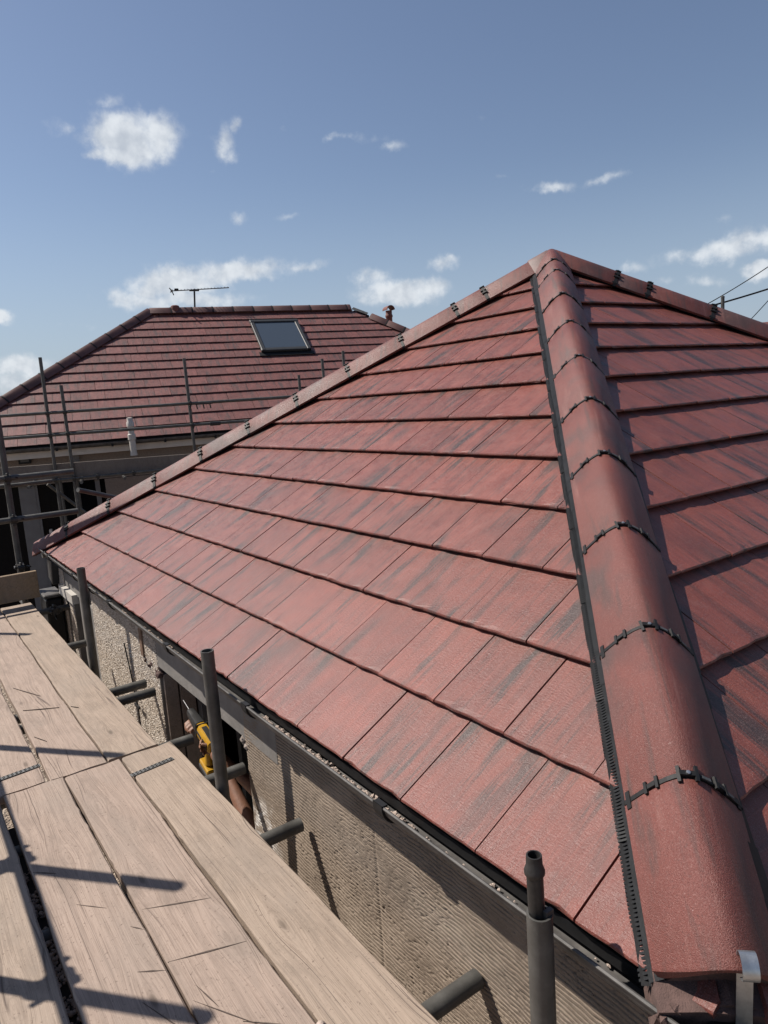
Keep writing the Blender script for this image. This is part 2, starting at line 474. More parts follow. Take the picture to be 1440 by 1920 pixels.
M_HAIR = simple('dark_brown_hair', (0.03, 0.018, 0.012), 0.6, 0.4, 120, 0, 0.6)
M_STONE = simple('pale_crumbs', (0.42, 0.34, 0.29), 0.9, 0.4, 60, 0, 0.6)

def dash_material():
    k = NT('pebbledash_chips')
    v = k.co('Object')
    cc = k.n('ShaderNodeTexVoronoi', feature='F1')
    k.l(v, cc.inputs['Vector'])
    cc.inputs['Scale'].default_value = 130
    sp = k.n('ShaderNodeSeparateColor')
    k.l(cc.outputs['Color'], sp.inputs[0])
    c = k.ramp(sp.outputs[0], [(0.0, (0.30, 0.24, 0.19)), (0.3, (0.50, 0.42, 0.34)), (0.6, (0.64, 0.56, 0.48)), (1.0, (0.78, 0.72, 0.65))])
    c = k.mix(k.rng(k.noise(v, 3, 4), 0.45, 0.75, 0, 0.2), c, (0.32, 0.27, 0.22))
    return k.fin(c, 0.8, k.bump(k.noise(v, 500, 2), 0.3, 0.002), 0, 0.35)
M_DASH = dash_material()

def scratch_material():
    k = NT('combed_render')
    v = k.co('Object')
    f = k.noise(v, 4, 6, 0.65, 0.3)
    c = k.ramp(f, [(0.28, (0.158, 0.123, 0.095)), (0.5, (0.212, 0.168, 0.131)), (0.75, (0.272, 0.220, 0.174))])
    g = k.noise(v, 210, 3, 0.6)
    c = k.mix(k.rng(g, 0.55, 0.75, 0, 0.4), c, (0.34, 0.29, 0.245))
    wht = k.n('ShaderNodeSeparateXYZ')
    k.l(v, wht.inputs[0])
    m1 = k.rng(wht.outputs['X'], 0.10, 0.34, 1.0, 0.0, True)
    m2 = k.rng(wht.outputs['Z'], -0.16, -0.30, 0.0, 1.0, True)
    pat = k.rng(k.noise(v, 9, 5, 0.7, 0.8), 0.42, 0.56)
    c = k.mix(k.math('MULTIPLY', k.math('MULTIPLY', m1, m2), k.math('MULTIPLY', pat, 0.8)), c, (0.68, 0.66, 0.64))
    q = k.n('ShaderNodeVectorMath', operation='MULTIPLY')
    k.l(v, q.inputs[0])
    q.inputs[1].default_value = (150, 150, 270)
    pits = k.math('MULTIPLY', k.rng(k.noise(q.outputs[0], 1.0, 3, 0.6), 0.58, 0.68), k.rng(k.noise(v, 9, 4, 0.7), 0.50, 0.66))
    nb = k.bump(k.math('ADD', g, k.noise(v, 60, 4)), 0.35, 0.003)
    nb = k.bump(k.math('MULTIPLY', pits, -1.0), 0.8, 0.008, nb)
    return k.fin(c, 0.92, nb, 0, 0.2)
M_SCRATCH = scratch_material()

def gravel_material():
    k = NT('yard_gravel')
    v = k.co('Object')
    x = k.n('ShaderNodeTexVoronoi', feature='F1')
    k.l(v, x.inputs['Vector'])
    x.inputs['Scale'].default_value = 38
    sp = k.n('ShaderNodeSeparateColor')
    k.l(x.outputs['Color'], sp.inputs[0])
    c = k.ramp(sp.outputs[0], [(0, (0.12, 0.09, 0.07)), (0.5, (0.27, 0.21, 0.16)), (1, (0.42, 0.35, 0.28))])
    return k.fin(c, 0.9, k.bump(k.math('MULTIPLY', x.outputs['Distance'], -1.0), 1.0, 0.03), 0, 0.3)
M_GRAVEL = gravel_material()

# ------------------------------------------------------------------ mesh helpers
class MB:
    """collects shapes in world space; build() links them as one object in the frame of its thing"""
    def __init__(s):
        s.v, s.f = [], []
    def add(s, vs, fs):
        o = len(s.v)
        s.v += [tuple(x) for x in vs]
        s.f += [tuple(i + o for i in f) for f in fs]
        return s
    def box(s, c, size, rot=None):
        hx, hy, hz = (x / 2 for x in size)
        P = [Vector((x, y, z)) for x in (-hx, hx) for y in (-hy, hy) for z in (-hz, hz)]
        if rot is not None:
            P = [rot @ p for p in P]
        c = Vector(c)
        return s.add([p + c for p in P], [(0, 1, 3, 2), (4, 6, 7, 5), (0, 4, 5, 1), (2, 3, 7, 6), (0, 2, 6, 4), (1, 5, 7, 3)])
    def bbox(s, c, size, b=0.003, rot=None):
        """bevelled box"""
        bm = bmesh.new()
        bmesh.ops.create_cube(bm, size=1.0)
        for v in bm.verts:
            v.co = Vector((v.co.x * size[0], v.co.y * size[1], v.co.z * size[2]))
        bmesh.ops.bevel(bm, geom=bm.edges[:], offset=b, segments=1, affect='EDGES')
        c = Vector(c)
        P = [(rot @ v.co if rot is not None else v.co) + c for v in bm.verts]
        bm.verts.index_update()
        F = [[v.index for v in f.verts] for f in bm.faces]
        bm.free()
        return s.add(P, F)
    def tube(s, a, b, r, n=14, r2=None, hollow=None, capa=True, capb=True):
        a, b = Vector(a), Vector(b)
        d = (b - a).normalized()
        x = d.orthogonal().normalized()
        y = d.cross(x)
        r2 = r if r2 is None else r2
        ring = lambda c, rad: [c + (x * math.cos(t) + y * math.sin(t)) * rad for t in [2 * math.pi * i / n for i in range(n)]]
        V = ring(a, r) + ring(b, r2)
        F = [(i, (i + 1) % n, n + (i + 1) % n, n + i) for i in range(n)]
        if hollow:
            for (c, base, sgn) in ((a, 0, 1), (b, n, -1)):
                o = len(V)
                V += ring(c, hollow) + ring(c + d * sgn * 0.12, hollow)
                for i in range(n):
                    j = (i + 1) % n
                    F.append((base + i, o + i, o + j, base + j) if sgn > 0 else (base + i, base + j, o + j, o + i))
                    F.append((o + i, o + n + i, o + n + j, o + j) if sgn > 0 else (o + i, o + j, o + n + j, o + n + i))
                F.append(tuple(o + n + i for i in range(n)))
        else:
            if capa:
                F.append(tuple(range(n - 1, -1, -1)))
            if capb:
                F.append(tuple(range(n, 2 * n)))
        return s.add(V, F)
    def path(s, pts, r, n=8):
        pts = [Vector(p) for p in pts]
        V, F = [], []
        x = None
        for i, p in enumerate(pts):
            d = (pts[min(i + 1, len(pts) - 1)] - pts[max(i - 1, 0)]).normalized()
            x = d.orthogonal().normalized() if x is None else (x - d * x.dot(d)).normalized()
            y = d.cross(x)
            V += [p + (x * math.cos(2 * math.pi * k / n) + y * math.sin(2 * math.pi * k / n)) * r for k in range(n)]
        for i in range(len(pts) - 1):
            for k in range(n):
                j = (k + 1) % n
                F.append((i * n + k, i * n + j, (i + 1) * n + j, (i + 1) * n + k))
        F.append(tuple(range(n - 1, -1, -1)))
        F.append(tuple(range((len(pts) - 1) * n, len(pts) * n)))
        return s.add(V, F)
    def lathe(s, base, axis, prof, n=18):
        """prof: list of (radius, height)"""
        base, d = Vector(base), Vector(axis).normalized()
        x = d.orthogonal().normalized()
        y = d.cross(x)
        V, F = [], []
        for (r, h) in prof:
            V += [base + d * h + (x * math.cos(2 * math.pi * k / n) + y * math.sin(2 * math.pi * k / n)) * max(r, 1e-4) for k in range(n)]
        for i in range(len(prof) - 1):
            for k in range(n):
                j = (k + 1) % n
                F.append((i * n + k, i * n + j, (i + 1) * n + j, (i + 1) * n + k))
        F.append(tuple(range(n - 1, -1, -1)))
        F.append(tuple(range((len(prof) - 1) * n, len(prof) * n)))
        return s.add(V, F)
    def extrude(s, poly, d):
        """planar polygon (3-D points) pushed along d"""
        poly = [Vector(p) for p in poly]
        d = Vector(d)
        n = len(poly)
        return s.add(poly + [p + d for p in poly], [tuple(range(n - 1, -1, -1)), tuple(range(n, 2 * n))] + [(i, (i + 1) % n, n + (i + 1) % n, n + i) for i in range(n)])
    def build(s, name, m, parent=None, smooth=False, kind=None, label=None):
        L = parent['_o'] if parent is not None and '_o' in parent else (0, 0, 0)
        me = D.meshes.new(name)
        me.from_pydata([(a - L[0], b - L[1], c - L[2]) for a, b, c in s.v], [], s.f)
        me.update()
        bm = bmesh.new()
        bm.from_mesh(me)
        bmesh.ops.recalc_face_normals(bm, faces=bm.faces[:])
        bm.to_mesh(me)
        bm.free()
        return link(name, me, m, parent, smooth, kind, label)

def link(name, me, m, parent=None, smooth=False, kind=None, label=None, mat=None):
    if m is not None and not me.materials:
        me.materials.append(m)
    if smooth:
        me.polygons.foreach_set('use_smooth', [True] * len(me.polygons))
        me.set_sharp_from_angle(angle=R(38))
    o = D.objects.new(name, me)
    COL.objects.link(o)
    if parent is not None:
        o.parent = parent
        o['_o'] = parent['_o']
    else:
        o['_o'] = (0.0, 0.0, 0.0)
    if mat is not None:
        o.matrix_basis = mat
    if kind:
        o['kind'] = kind
    if label:
        o['label'] = label
    return o

def thing(name, label, cat, loc=(0, 0, 0), group=None):
    o = D.objects.new(name, None)
    o.empty_display_size = 0.2
    COL.objects.link(o)
    o.location = loc
    o['_o'] = tuple(float(x) for x in loc)
    return tag(o, label, cat, group)

def tag(o, label, cat, group=None):
    o['label'] = label
    o['category'] = cat
    if group:
        o['group'] = group
    return o

def struct(name, mb, m, smooth=False):
    o = mb.build(name, m, None, smooth)
    o['kind'] = 'structure'
    return o

def vnoise(x, y, seed=0):
    """smooth value noise on arrays"""
    g = np.random.default_rng(seed).random((256, 256))
    xi, yi = np.floor(x).astype(int), np.floor(y).astype(int)
    fx, fy = x - xi, y - yi
    fx, fy = fx * fx * (3 - 2 * fx), fy * fy * (3 - 2 * fy)
    a, b = g[xi % 256, yi % 256], g[(xi + 1) % 256, yi % 256]
    c, d = g[xi % 256, (yi + 1) % 256], g[(xi + 1) % 256, (yi + 1) % 256]
    return (a * (1 - fx) + b * fx) * (1 - fy) + (c * (1 - fx) + d * fx) * fy

def grid_mesh(name, P, m, parent, smooth=True):
    """P: (n, k, 3) array of world points"""
    n, k, _ = P.shape
    L = np.array(parent['_o'])
    me = D.meshes.new(name)
    idx = np.arange(n * k).reshape(n, k)
    q = np.stack([idx[:-1, :-1], idx[1:, :-1], idx[1:, 1:], idx[:-1, 1:]], -1).reshape(-1, 4)
    me.vertices.add(n * k)
    me.vertices.foreach_set('co', (P.reshape(-1, 3) - L).ravel())
    me.loops.add(q.size)
    me.loops.foreach_set('vertex_index', q.ravel())
    me.polygons.add(len(q))
    me.polygons.foreach_set('loop_start', np.arange(0, q.size, 4))
    me.polygons.foreach_set('loop_total', np.full(len(q), 4))
    me.update(calc_edges=True)
    me.validate()
    if smooth:
        me.polygons.foreach_set('use_smooth', [True] * len(me.polygons))
    return link(name, me, m, parent)

def seen(p, margin=0.06):
    d = Vector(p) - CAMP
    z = d.dot(CF)
    if z < 0.1:
        return False
    x, y = d.dot(CR) / z * 1334.5 / 720, d.dot(CU) / z * 1334.5 / 960
    return abs(x) < 1 + margin and abs(y) < 1 + margin

# ------------------------------------------------------------------ roof builder (tiles one by one)
TW, GA = 0.30, 0.2993
STEP = 0.026
def tile_mesh(w, g, lo=0.04, nose=-0.0135, bot=-0.030):
    """one flat interlocking tile, local x along the course, y up the slope, z out of the roof"""
    L = g + lo
    prof = [(0.035, bot), (0.003, nose), (0.0, nose * 0.75), (0.0, -0.004), (0.004, 0.0), (0.022, -STEP * 0.022 / g), (L, -STEP * L / g), (L, -STEP * L / g - 0.012)]
    a, b = 0.0024, w - 0.0024
    n, nu = len(prof), 7
    V = []
    for i in range(nu + 1):
        x = a + (b - a) * i / nu
        chip = random.random() < 0.16
        jy, jz = random.gauss(0, 0.0007), 0.0
        if chip:
            jy, jz = random.uniform(0.002, 0.006), -random.uniform(0.001, 0.003)
        for q, (y, z) in enumerate(prof):
            V.append((x, y + (jy if q in (2, 3, 4) else 0), z + (jz if q in (3, 4) else 0)))
    F = [tuple(range(n)), tuple(nu * n + q for q in range(n - 1, -1, -1))]
    for i in range(nu):
        for q in range(n):
            F.append((i * n + q, (i + 1) * n + q, (i + 1) * n + (q + 1) % n, i * n + (q + 1) % n))
    me = D.meshes.new('roof_tile')
    me.from_pydata(V, [], F)
    bm = bmesh.new()
    bm.from_mesh(me)
    bmesh.ops.recalc_face_normals(bm, faces=bm.faces[:])
    bm.to_mesh(me)
    bm.free()
    return me

def clip_tile(base, lines):
    """lines: local half planes (point, outward normal) cutting the tile; returns a new mesh or None"""
    bm = bmesh.new()
    bm.from_mesh(base)
    for p, nrm in lines:
        geom = bm.verts[:] + bm.edges[:] + bm.faces[:]
        r = bmesh.ops.bisect_plane(bm, geom=geom, plane_co=p, plane_no=nrm, clear_outer=True, dist=1e-5)
        ed = [e for e in r['geom_cut'] if isinstance(e, bmesh.types.BMEdge)]
        if ed and bm.faces:
            bmesh.ops.contextual_create(bm, geom=ed)
    if len(bm.faces) < 4:
        bm.free()
        return None
    me = D.meshes.new('roof_tile')
    bm.to_mesh(me)
    bm.free()
    return me

def roof_face(parent, F, ul, ulk, ur, urk, vtop, rows, offs, m, base, cap, rest_mb, want, tw=TW, g=GA, jit=0.0005, holes=()):
    """F: 4x4 face frame; slope limited by u >= ul+ulk*v and u <= ur-urk*v and v <= vtop; tiles beyond cap go to rest_mb"""
    L = Vector(parent['_o'])
    Fi = Matrix.Translation(-L) @ F
    made = 0
    for k in range(rows):
        v0 = k * g
        if v0 > vtop - 0.02:
            break
        u_lo, u_hi = ul + ulk * v0, ur - urk * v0
        j0 = math.floor(u_lo / tw - offs[k]) - 1
        j1 = math.ceil(u_hi / tw - offs[k]) + 1
        for j in range(j0, j1 + 1):
            u0 = (j + offs[k]) * tw
            if u0 > u_hi - 0.045 or u0 + tw < u_lo + 0.02:
                continue
            if any(h[0] < u0 + 0.02 and u0 + tw - 0.02 < h[1] and h[2] < v0 and v0 + g < h[3] for h in holes):
                continue
            lines = []
            if u0 < ul + ulk * (v0 + g + 0.05):
                lines.append((Vector((ul + ulk * v0 - u0, 0, 0)), Vector((-1, ulk, 0)).normalized()))
            if u0 + tw > ur - urk * (v0 + g + 0.05):
                lines.append((Vector((ur - urk * v0 - u0, 0, 0)), Vector((1, urk, 0)).normalized()))
            if v0 + g + 0.04 > vtop:
                lines.append((Vector((0, vtop - v0, 0)), Vector((0, 1, 0))))
            src = random.choice(base)
            me = src
            if lines:
                me = clip_tile(src, lines)
                if me is None:
                    continue
            ju, jn, jr = random.gauss(0, jit), random.gauss(0, jit * 0.8), random.gauss(0, 0.0011)
            T = Matrix.Translation((u0 + ju, v0 + random.gauss(0, jit), jn)) @ Matrix.Rotation(jr, 4, 'Z') @ Matrix.Rotation(random.gauss(0, 0.0035), 4, 'Y')
            c = F @ Vector((u0 + tw / 2, v0 + g / 2, 0))
            if want(c) and made < cap:
                made += 1
                link('roof_tile', me, m, parent, mat=Fi @ T)
            else:
                rest_mb.add([F @ T @ v.co for v in me.vertices], [tuple(p.vertices) for p in me.polygons])
                if me is not src:
                    D.meshes.remove(me)
    return made

def frame4(o, u, v):
    u, v = Vector(u).normalized(), Vector(v).normalized()
    n = u.cross(v)
    return Matrix(((u.x, v.x, n.x, o[0]), (u.y, v.y, n.y, o[1]), (u.z, v.z, n.z, o[2]), (0, 0, 0, 1)))

def hip_profile(w=0.12, crest=0.078, edge=-0.028, a=0.066, n=18):
    k = (crest - edge) / (math.sqrt(w * w + a * a) - a)
    out = []
    for i in range(n + 1):
        x = -w + 2 * w * i / n
        out.append((x, crest - k * (math.sqrt(x * x + a * a) - a)))
    return out

def hip_run(parent, A, B, seams, shift=(0, 0, 0), prof=None, m=None, union=True, lit_faces=False, th=0.013, bulge=0.0, uw=0.0052):
    """ridge/hip tiles laid from A towards B, joints at distances seams; each tile and each union its own object"""
    A, B = Vector(A), Vector(B)
    d = (B - A).normalized()
    lat = Vector((d.y, -d.x, 0)).normalized()
    up = lat.cross(d)
    if up.z < 0:
        lat, up = -lat, -up
    prof = prof or hip_profile()
    inner = [(x * (1 - th / 0.12), z - th) for x, z in prof]
    P = lambda t, x, z: A + d * t + lat * x + up * z + Vector(shift) * min(1.0, max(0.0, t / 4.8))
    for i in range(len(seams) - 1):
        t0, t1 = seams[i] + 0.004, seams[i + 1] - 0.004
        jz, jx = random.gauss(0, 0.0015), random.gauss(0, 0.002)
        n = len(prof)
        ts = [t0, t0 + 0.006, t1 - 0.006, t1]
        V, Fc = [], []
        for q, t in enumerate(ts):
            e = 0.004 if q in (0, 3) else 0.0
            V += [P(t + (bulge * (1 - (x / 0.12) ** 2) if q >= 2 and i == len(seams) - 2 else 0), x + jx, z - e + jz) for x, z in prof]
        for q in range(3):
            for s in range(n - 1):
                Fc.append((q * n + s, q * n + s + 1, (q + 1) * n + s + 1, (q + 1) * n + s))
        o = len(V)
        for t in (t0, t1):
            V += [P(t + (bulge * (1 - (x / 0.12) ** 2) if t == t1 and i == len(seams) - 2 else 0), x + jx, z + jz) for x, z in inner]
        for s in range(n - 1):
            Fc.append((o + s, o + n + s, o + n + s + 1, o + s + 1))
            Fc.append((s, o + s, o + s + 1, s + 1))
            Fc.append((3 * n + s, 3 * n + s + 1, o + n + s + 1, o + n + s))
        for s in (0, n - 1):
            Fc.append((s, n + s, 2 * n + s, 3 * n + s, o + n + s, o + s))
        mb = MB().add(V, Fc)
        mb.build('hip_tile', m or M_HIP, parent, smooth=True)
    if not union:
        return P
    for t in seams[1:-1]:
        V, Fc = [], []
        hw = uw
        rp = [(x * 1.015, z + uw * 0.3) for x, z in prof]
        n = len(rp)
        for tt in (t - hw, t + hw):
            V += [P(tt, x, z) for x, z in rp]
        for tt in (t - hw, t + hw):
            V += [P(tt, x, z - 0.016) for x, z in rp]
        for s in range(n - 1):
            Fc += [(s, s + 1, n + s + 1, n + s), (2 * n + s, 3 * n + s, 3 * n + s + 1, 2 * n + s + 1), (s, 2 * n + s, 2 * n + s + 1, s + 1), (n + s, n + s + 1, 3 * n + s + 1, 3 * n + s)]
        Fc += [(0, n, 3 * n, 2 * n), (n - 1, 3 * n - 1, 4 * n - 1, 2 * n - 1)]
        mb = MB().add(V, Fc)
        def at(x):
            k = min(range(n - 1), key=lambda s: abs((rp[s][0] + rp[s + 1][0]) / 2 - x))
            (xa, za), (xb, zb) = rp[k], rp[k + 1]
            z = za + (zb - za) * (x - xa) / (xb - xa)
            tang = (lat * (xb - xa) + up * (zb - za)).normalized()
            return P(t, x, z), Matrix((tang, d, tang.cross(d))).transposed()
        for x0 in (-0.068, 0.0, 0.068):      # H-shaped clamps
            wdt = 0.0105 if x0 else 0.017
            for sx in (-1, 1):
                p, rm = at(x0 + sx * wdt)
                mb.box(p + rm @ Vector((0, random.gauss(0, 0.001), 0.003)), (0.0075 if uw < 0.008 else 0.011, 0.038 if x0 == 0 else 0.028 if uw < 0.008 else 0.042, 0.006 if uw < 0.008 else 0.010), rm @ Matrix.Rotation(random.gauss(0, 0.06), 3, 'Z'))
            p, rm = at(x0)
            mb.box(p + rm @ Vector((0, 0, 0.0025)), (2 * wdt, 0.011, 0.006), rm)
        p, rm = at(0.114)
        mb.box(p, (0.012, 0.042, 0.004), rm)
        p, rm = at(-0.114)
        mb.box(p - rm @ Vector((0, 0, 0.004)), (0.012, 0.026, 0.006), rm)
        mb.build('ridge_union', M_BLACK, parent)
        if lit_faces:
            p, rm = at(0.0)
            MB().lathe(p + rm @ Vector((0, 0, 0.005)), rm @ Vector((0, 0, 1)), [(0.0045, 0), (0.0045, 0.003), (0.002, 0.0035)], 10).build('union_screw', M_ZINC, parent)
            for xs in (-0.038, -0.092):
                p, rm = at(xs)
                MB().box(p + rm @ Vector((0, 0, 0.001)), (0.022, 0.007, 0.003), rm).build('union_lit_face', M_CLIPGREY, parent)  # grey strips that paint the lit faces of the black union
    return P

# ------------------------------------------------------------------ ground
mb = MB().add([(-400, -400, -2.6), (400, -400, -2.6), (400, 400, -2.6), (-400, 400, -2.6)], [(0, 1, 2, 3)])
struct('ground', mb, M_GRAVEL)

# ------------------------------------------------------------------ near bungalow
TH = R(32.49)
ct, st_ = math.cos(TH), math.sin(TH)
XL, XH, YB = -5.85, 0.379, 6.229
APX = Vector(((XL + XH) / 2, YB / 2, YB / 2 * math.tan(TH)))
YW = 0.085
house = thing('bungalow', 'red tiled pyramid roof bungalow with half rendered walls beside the scaffold boards', 'house', (APX.x, APX.y, -2.6))

# underlay deck below the tiles
mb = MB()
dz = -0.085
cs = [Vector((XL + 0.02, 0.02, dz)), Vector((XH - 0.02, 0.02, dz)), Vector((XH - 0.02, YB - 0.02, dz)), Vector((XL + 0.02, YB - 0.02, dz))]
ap = APX + Vector((0, 0, dz))
mb.add(cs + [ap], [(0, 1, 4), (1, 2, 4), (2, 3, 4), (3, 0, 4)])
roof = mb.build('roof', M_UNDER, house)

FR = frame4((0, 0, 0), (1, 0, 0), (0, ct, st_))
RI = frame4((XH, 0, 0), (0, 1, 0), (-ct, 0, st_))
BA = frame4((0, YB, 0), (-1, 0, 0), (0, -ct, st_))
LE = frame4((XL, 0, 0), (0, -1, 0), (ct, 0, st_))
VT = YB / 2 / ct
tmesh = [tile_mesh(TW, GA) for _ in range(9)]
rest = MB()
offA = [x % 1.0 for x in (0, -.5, -2, -3.5, -3, -4.5, -6, -6.5, -8, -9.5, -10, -11.5, -12)]
offB = [0.3 if i % 2 else 0.8 for i in range(13)]
CUT = 0.055
n1 = roof_face(roof, FR, XL + CUT, ct, XH - CUT, ct, VT, 13, offA, M_TILE, tmesh, 190, rest, seen)
n2 = roof_face(roof, RI, CUT, ct, YB - CUT, ct, VT, 13, offB, M_TILE, tmesh, 298 - n1, rest, seen)
roof_face(roof, BA, -XH + CUT, ct, -XL - CUT, ct, VT, 13, offA, M_TILE, tmesh, 0, rest, seen)
roof_face(roof, LE, -YB + CUT, ct, -CUT, ct, VT, 13, offB, M_TILE, tmesh, 0, rest, seen)
rest.build('roof_tile', M_TILE, roof, kind='stuff')

# hips
HB = Vector((XH, 0, 0))
lenB = (HB - APX).length
hip_run(roof, APX, HB, [-0.03, 0.26, 0.525, 1.025, 1.52, 2.02, 2.50, 2.974, 3.443, 3.91, 4.367, 4.712], shift=(-0.013, -0.013, 0), lit_faces=True, bulge=0.038)
hip_run(roof, APX, (XL, 0, 0), [0.135, 0.518, 0.759, 1.215, 1.68, 2.15, 2.606, 3.07, 3.537, 4.02, 4.47, 4.86], uw=0.011)
hip_run(roof, APX, (XH, YB, 0), [-0.01, 0.467, 0.705, 1.17, 1.64, 2.10, 2.57, 3.04, 3.5, 3.97, 4.43, 4.80], uw=0.011)
hip_run(roof, APX, (XL, YB, 0), [0.10, 0.6, 1.07, 1.54, 2.01, 2.48, 2.95, 3.42, 3.89, 4.36, 4.80], union=False)
# lead saddle dressed over the top of the left hip, and the apex cap
pr = hip_profile(0.124, 0.085, -0.03)
hip_run(roof, APX, (XL, 0, 0), [-0.01, 0.155], prof=pr, m=simple('dull_saddle', (0.15, 0.085, 0.078), 0.6, 0.3, 18), union=False, th=0.008)
# comb strips along both sides of the near hip, one side of the others
def comb(A, B, side, w0=0.112, w1=0.145, pitch=0.0088, t_a=0.15, t_b=None, fingers=True):
    A, B = Vector(A), Vector(B)
    d = (B - A).normalized()
    lat = Vector((d.y, -d.x, 0)).normalized()
    up = lat.cross(d)
    if up.z < 0:
        lat, up = -lat, -up
    lat *= side
    Lr = (B - A).length if t_b is None else t_b
    fall = math.tan(TH) / math.sqrt(2) * math.cos(math.asin(abs(d.z)))
    mb = MB()
    z0, z1 = -w0 * fall + 0.028, -w1 * fall + 0.010
    P = lambda t, w, z: A + d * t + lat * w + up * z
    n = int((Lr - t_a) / 0.12)
    for i in range(n):
        a, b = t_a + (Lr - t_a) * i / n, t_a + (Lr - t_a) * (i + 1) / n
        wob = 0.003 * math.sin(i * 0.9)
        mb.add([P(a, w0 - 0.03, z0 + 0.012), P(b, w0 - 0.03, z0 + 0.012), P(b, w1 - 0.018 + wob, z1 + 0.004), P(a, w1 - 0.018 + wob, z1 + 0.004)], [(0, 1, 2, 3)])
        mb.add([P(a, w0 - 0.03, z0 + 0.008), P(b, w0 - 0.03, z0 + 0.008), P(b, w1 - 0.018 + wob, z1), P(a, w1 - 0.018 + wob, z1)], [(0, 1, 2, 3)])
    o = mb.build('comb_strip', M_COMB, roof)
    if fingers:
        mb = MB()
        for i in range(n):
            a, b = t_a + (Lr - t_a) * i / n, t_a + (Lr - t_a) * (i + 1) / n
            mb.add([P(a, w0 - 0.02, z1 - 0.006), P(b, w0 - 0.02, z1 - 0.006), P(b, w1 - 0.002, -w1 * fall + 0.0015), P(a, w1 - 0.002, -w1 * fall + 0.0015)], [(0, 1, 2, 3)])
        mb.build('comb_gap_backing', M_BLACK, roof)  # black backing added so the gaps between the fingers look dark
    if fingers:
        fb = MB()
        k = int((Lr - t_a) / pitch)
        for i in range(k):
            t = t_a + pitch * i
            # height of the tile surface below: sawtooth of the courses
            v = ((A.z + d.z * t) / st_) / GA
            drop = min(0.007, STEP * (v - math.floor(v)))
            p1 = P(t, w1 - 0.022, z1 + 0.004)
            p2 = P(t, w1, -(w1) * fall - drop + 0.002)
            hw = d * (pitch * 0.29)
            tk = up * 0.003
            fb.add([p1 - hw, p1 + hw, p2 + hw, p2 - hw, p1 - hw - tk, p1 + hw - tk, p2 + hw - tk, p2 - hw - tk], [(0, 1, 2, 3), (4, 7, 6, 5), (0, 4, 5, 1), (2, 6, 7, 3), (1, 5, 6, 2), (0, 3, 7, 4)])
        fb.build('comb_finger', M_COMB, roof, kind='stuff')
comb(APX, HB, -1 if Vector(((HB - APX).normalized().y, -(HB - APX).normalized().x, 0)).dot(Vector((1, 1, 0))) > 0 else 1, w0=0.124, w1=0.161, t_b=4.72)
comb(APX, HB, 1 if Vector(((HB - APX).normalized().y, -(HB - APX).normalized().x, 0)).dot(Vector((1, 1, 0))) > 0 else -1, w1=0.13, fingers=False, t_b=4.70)
for Bp in ((XL, 0, 0), (XH, YB, 0)):
    for sd in (-1, 1):
        comb(APX, Bp, sd, w1=0.128, fingers=False)

# foot of the near hip: bedding mortar and the curled galvanised hip iron
dB = (HB - APX).normalized()
latB = Vector((1, 1, 0)).normalized()
upB = latB.cross(dB)
upB = upB if upB.z > 0 else -upB
foot = APX + dB * 4.70 + Vector((-.013, -.013, 0))
mb = MB()
pts = [(x, z - 0.012) for x, z in hip_profile(0.112, 0.07, -0.05)]
poly = [foot + latB * x + upB * z for x, z in pts]
mb.extrude(poly, dB * 0.02)
mb.extrude([foot + latB * x + upB * z for x, z in [(-0.13, -0.12), (-0.12, -0.045), (-0.05, -0.03), (0.05, -0.03), (0.12, -0.045), (0.13, -0.12)]], dB * 0.07)
mb.extrude([foot + latB * x + upB * z for x, z in [(-0.10, -0.14), (-0.10, -0.062), (-0.05, -0.036), (0.0, -0.018), (0.06, -0.03), (0.125, -0.052), (0.15, -0.14)]], dB * 0.06)
for i in range(14):
    c = foot + latB * random.uniform(-0.12, 0.10) + upB * random.uniform(-0.10, -0.03) + dB * random.uniform(0.02, 0.085)
    mb.lathe(c, (random.gauss(0, 1), random.gauss(0, 1), 1), [(0.002, -0.008), (random.uniform(.007, .015), 0), (0.002, 0.008)], 6)
mb.build('bedding_mortar', M_REDMORTAR, roof)
mb = MB()
cen = foot + dB * 0.055 + latB * 0.018
prof = []
for i in range(26):
    a = i / 25
    if a < 0.4:
        q = (0.0, -0.13 + a / 0.4 * 0.215)
    else:
        an = (a - 0.4) / 0.6 * 1.45 * math.pi
        q = (0.019 - 0.019 * math.cos(an), 0.085 + 0.019 * math.sin(an))
    prof.append(q)
V, Fc = [], []
for (x, z) in prof:
    for s in (-0.0135, 0.0135):
        for t in (0.0, 0.004):
            V.append(cen + dB * (x + t * 0.6) + Vector((0, 0, 1)) * (z + t * 0.4) + latB * s)
for i in range(len(prof) - 1):
    a, b = i * 4, (i + 1) * 4
    for (p, q) in ((0, 1), (1, 3), (3, 2), (2, 0)):
        Fc.append((a + p, a + q, b + q, b + p))
mb.add(V, Fc).build('hip_iron', M_ZINC, roof, smooth=True)

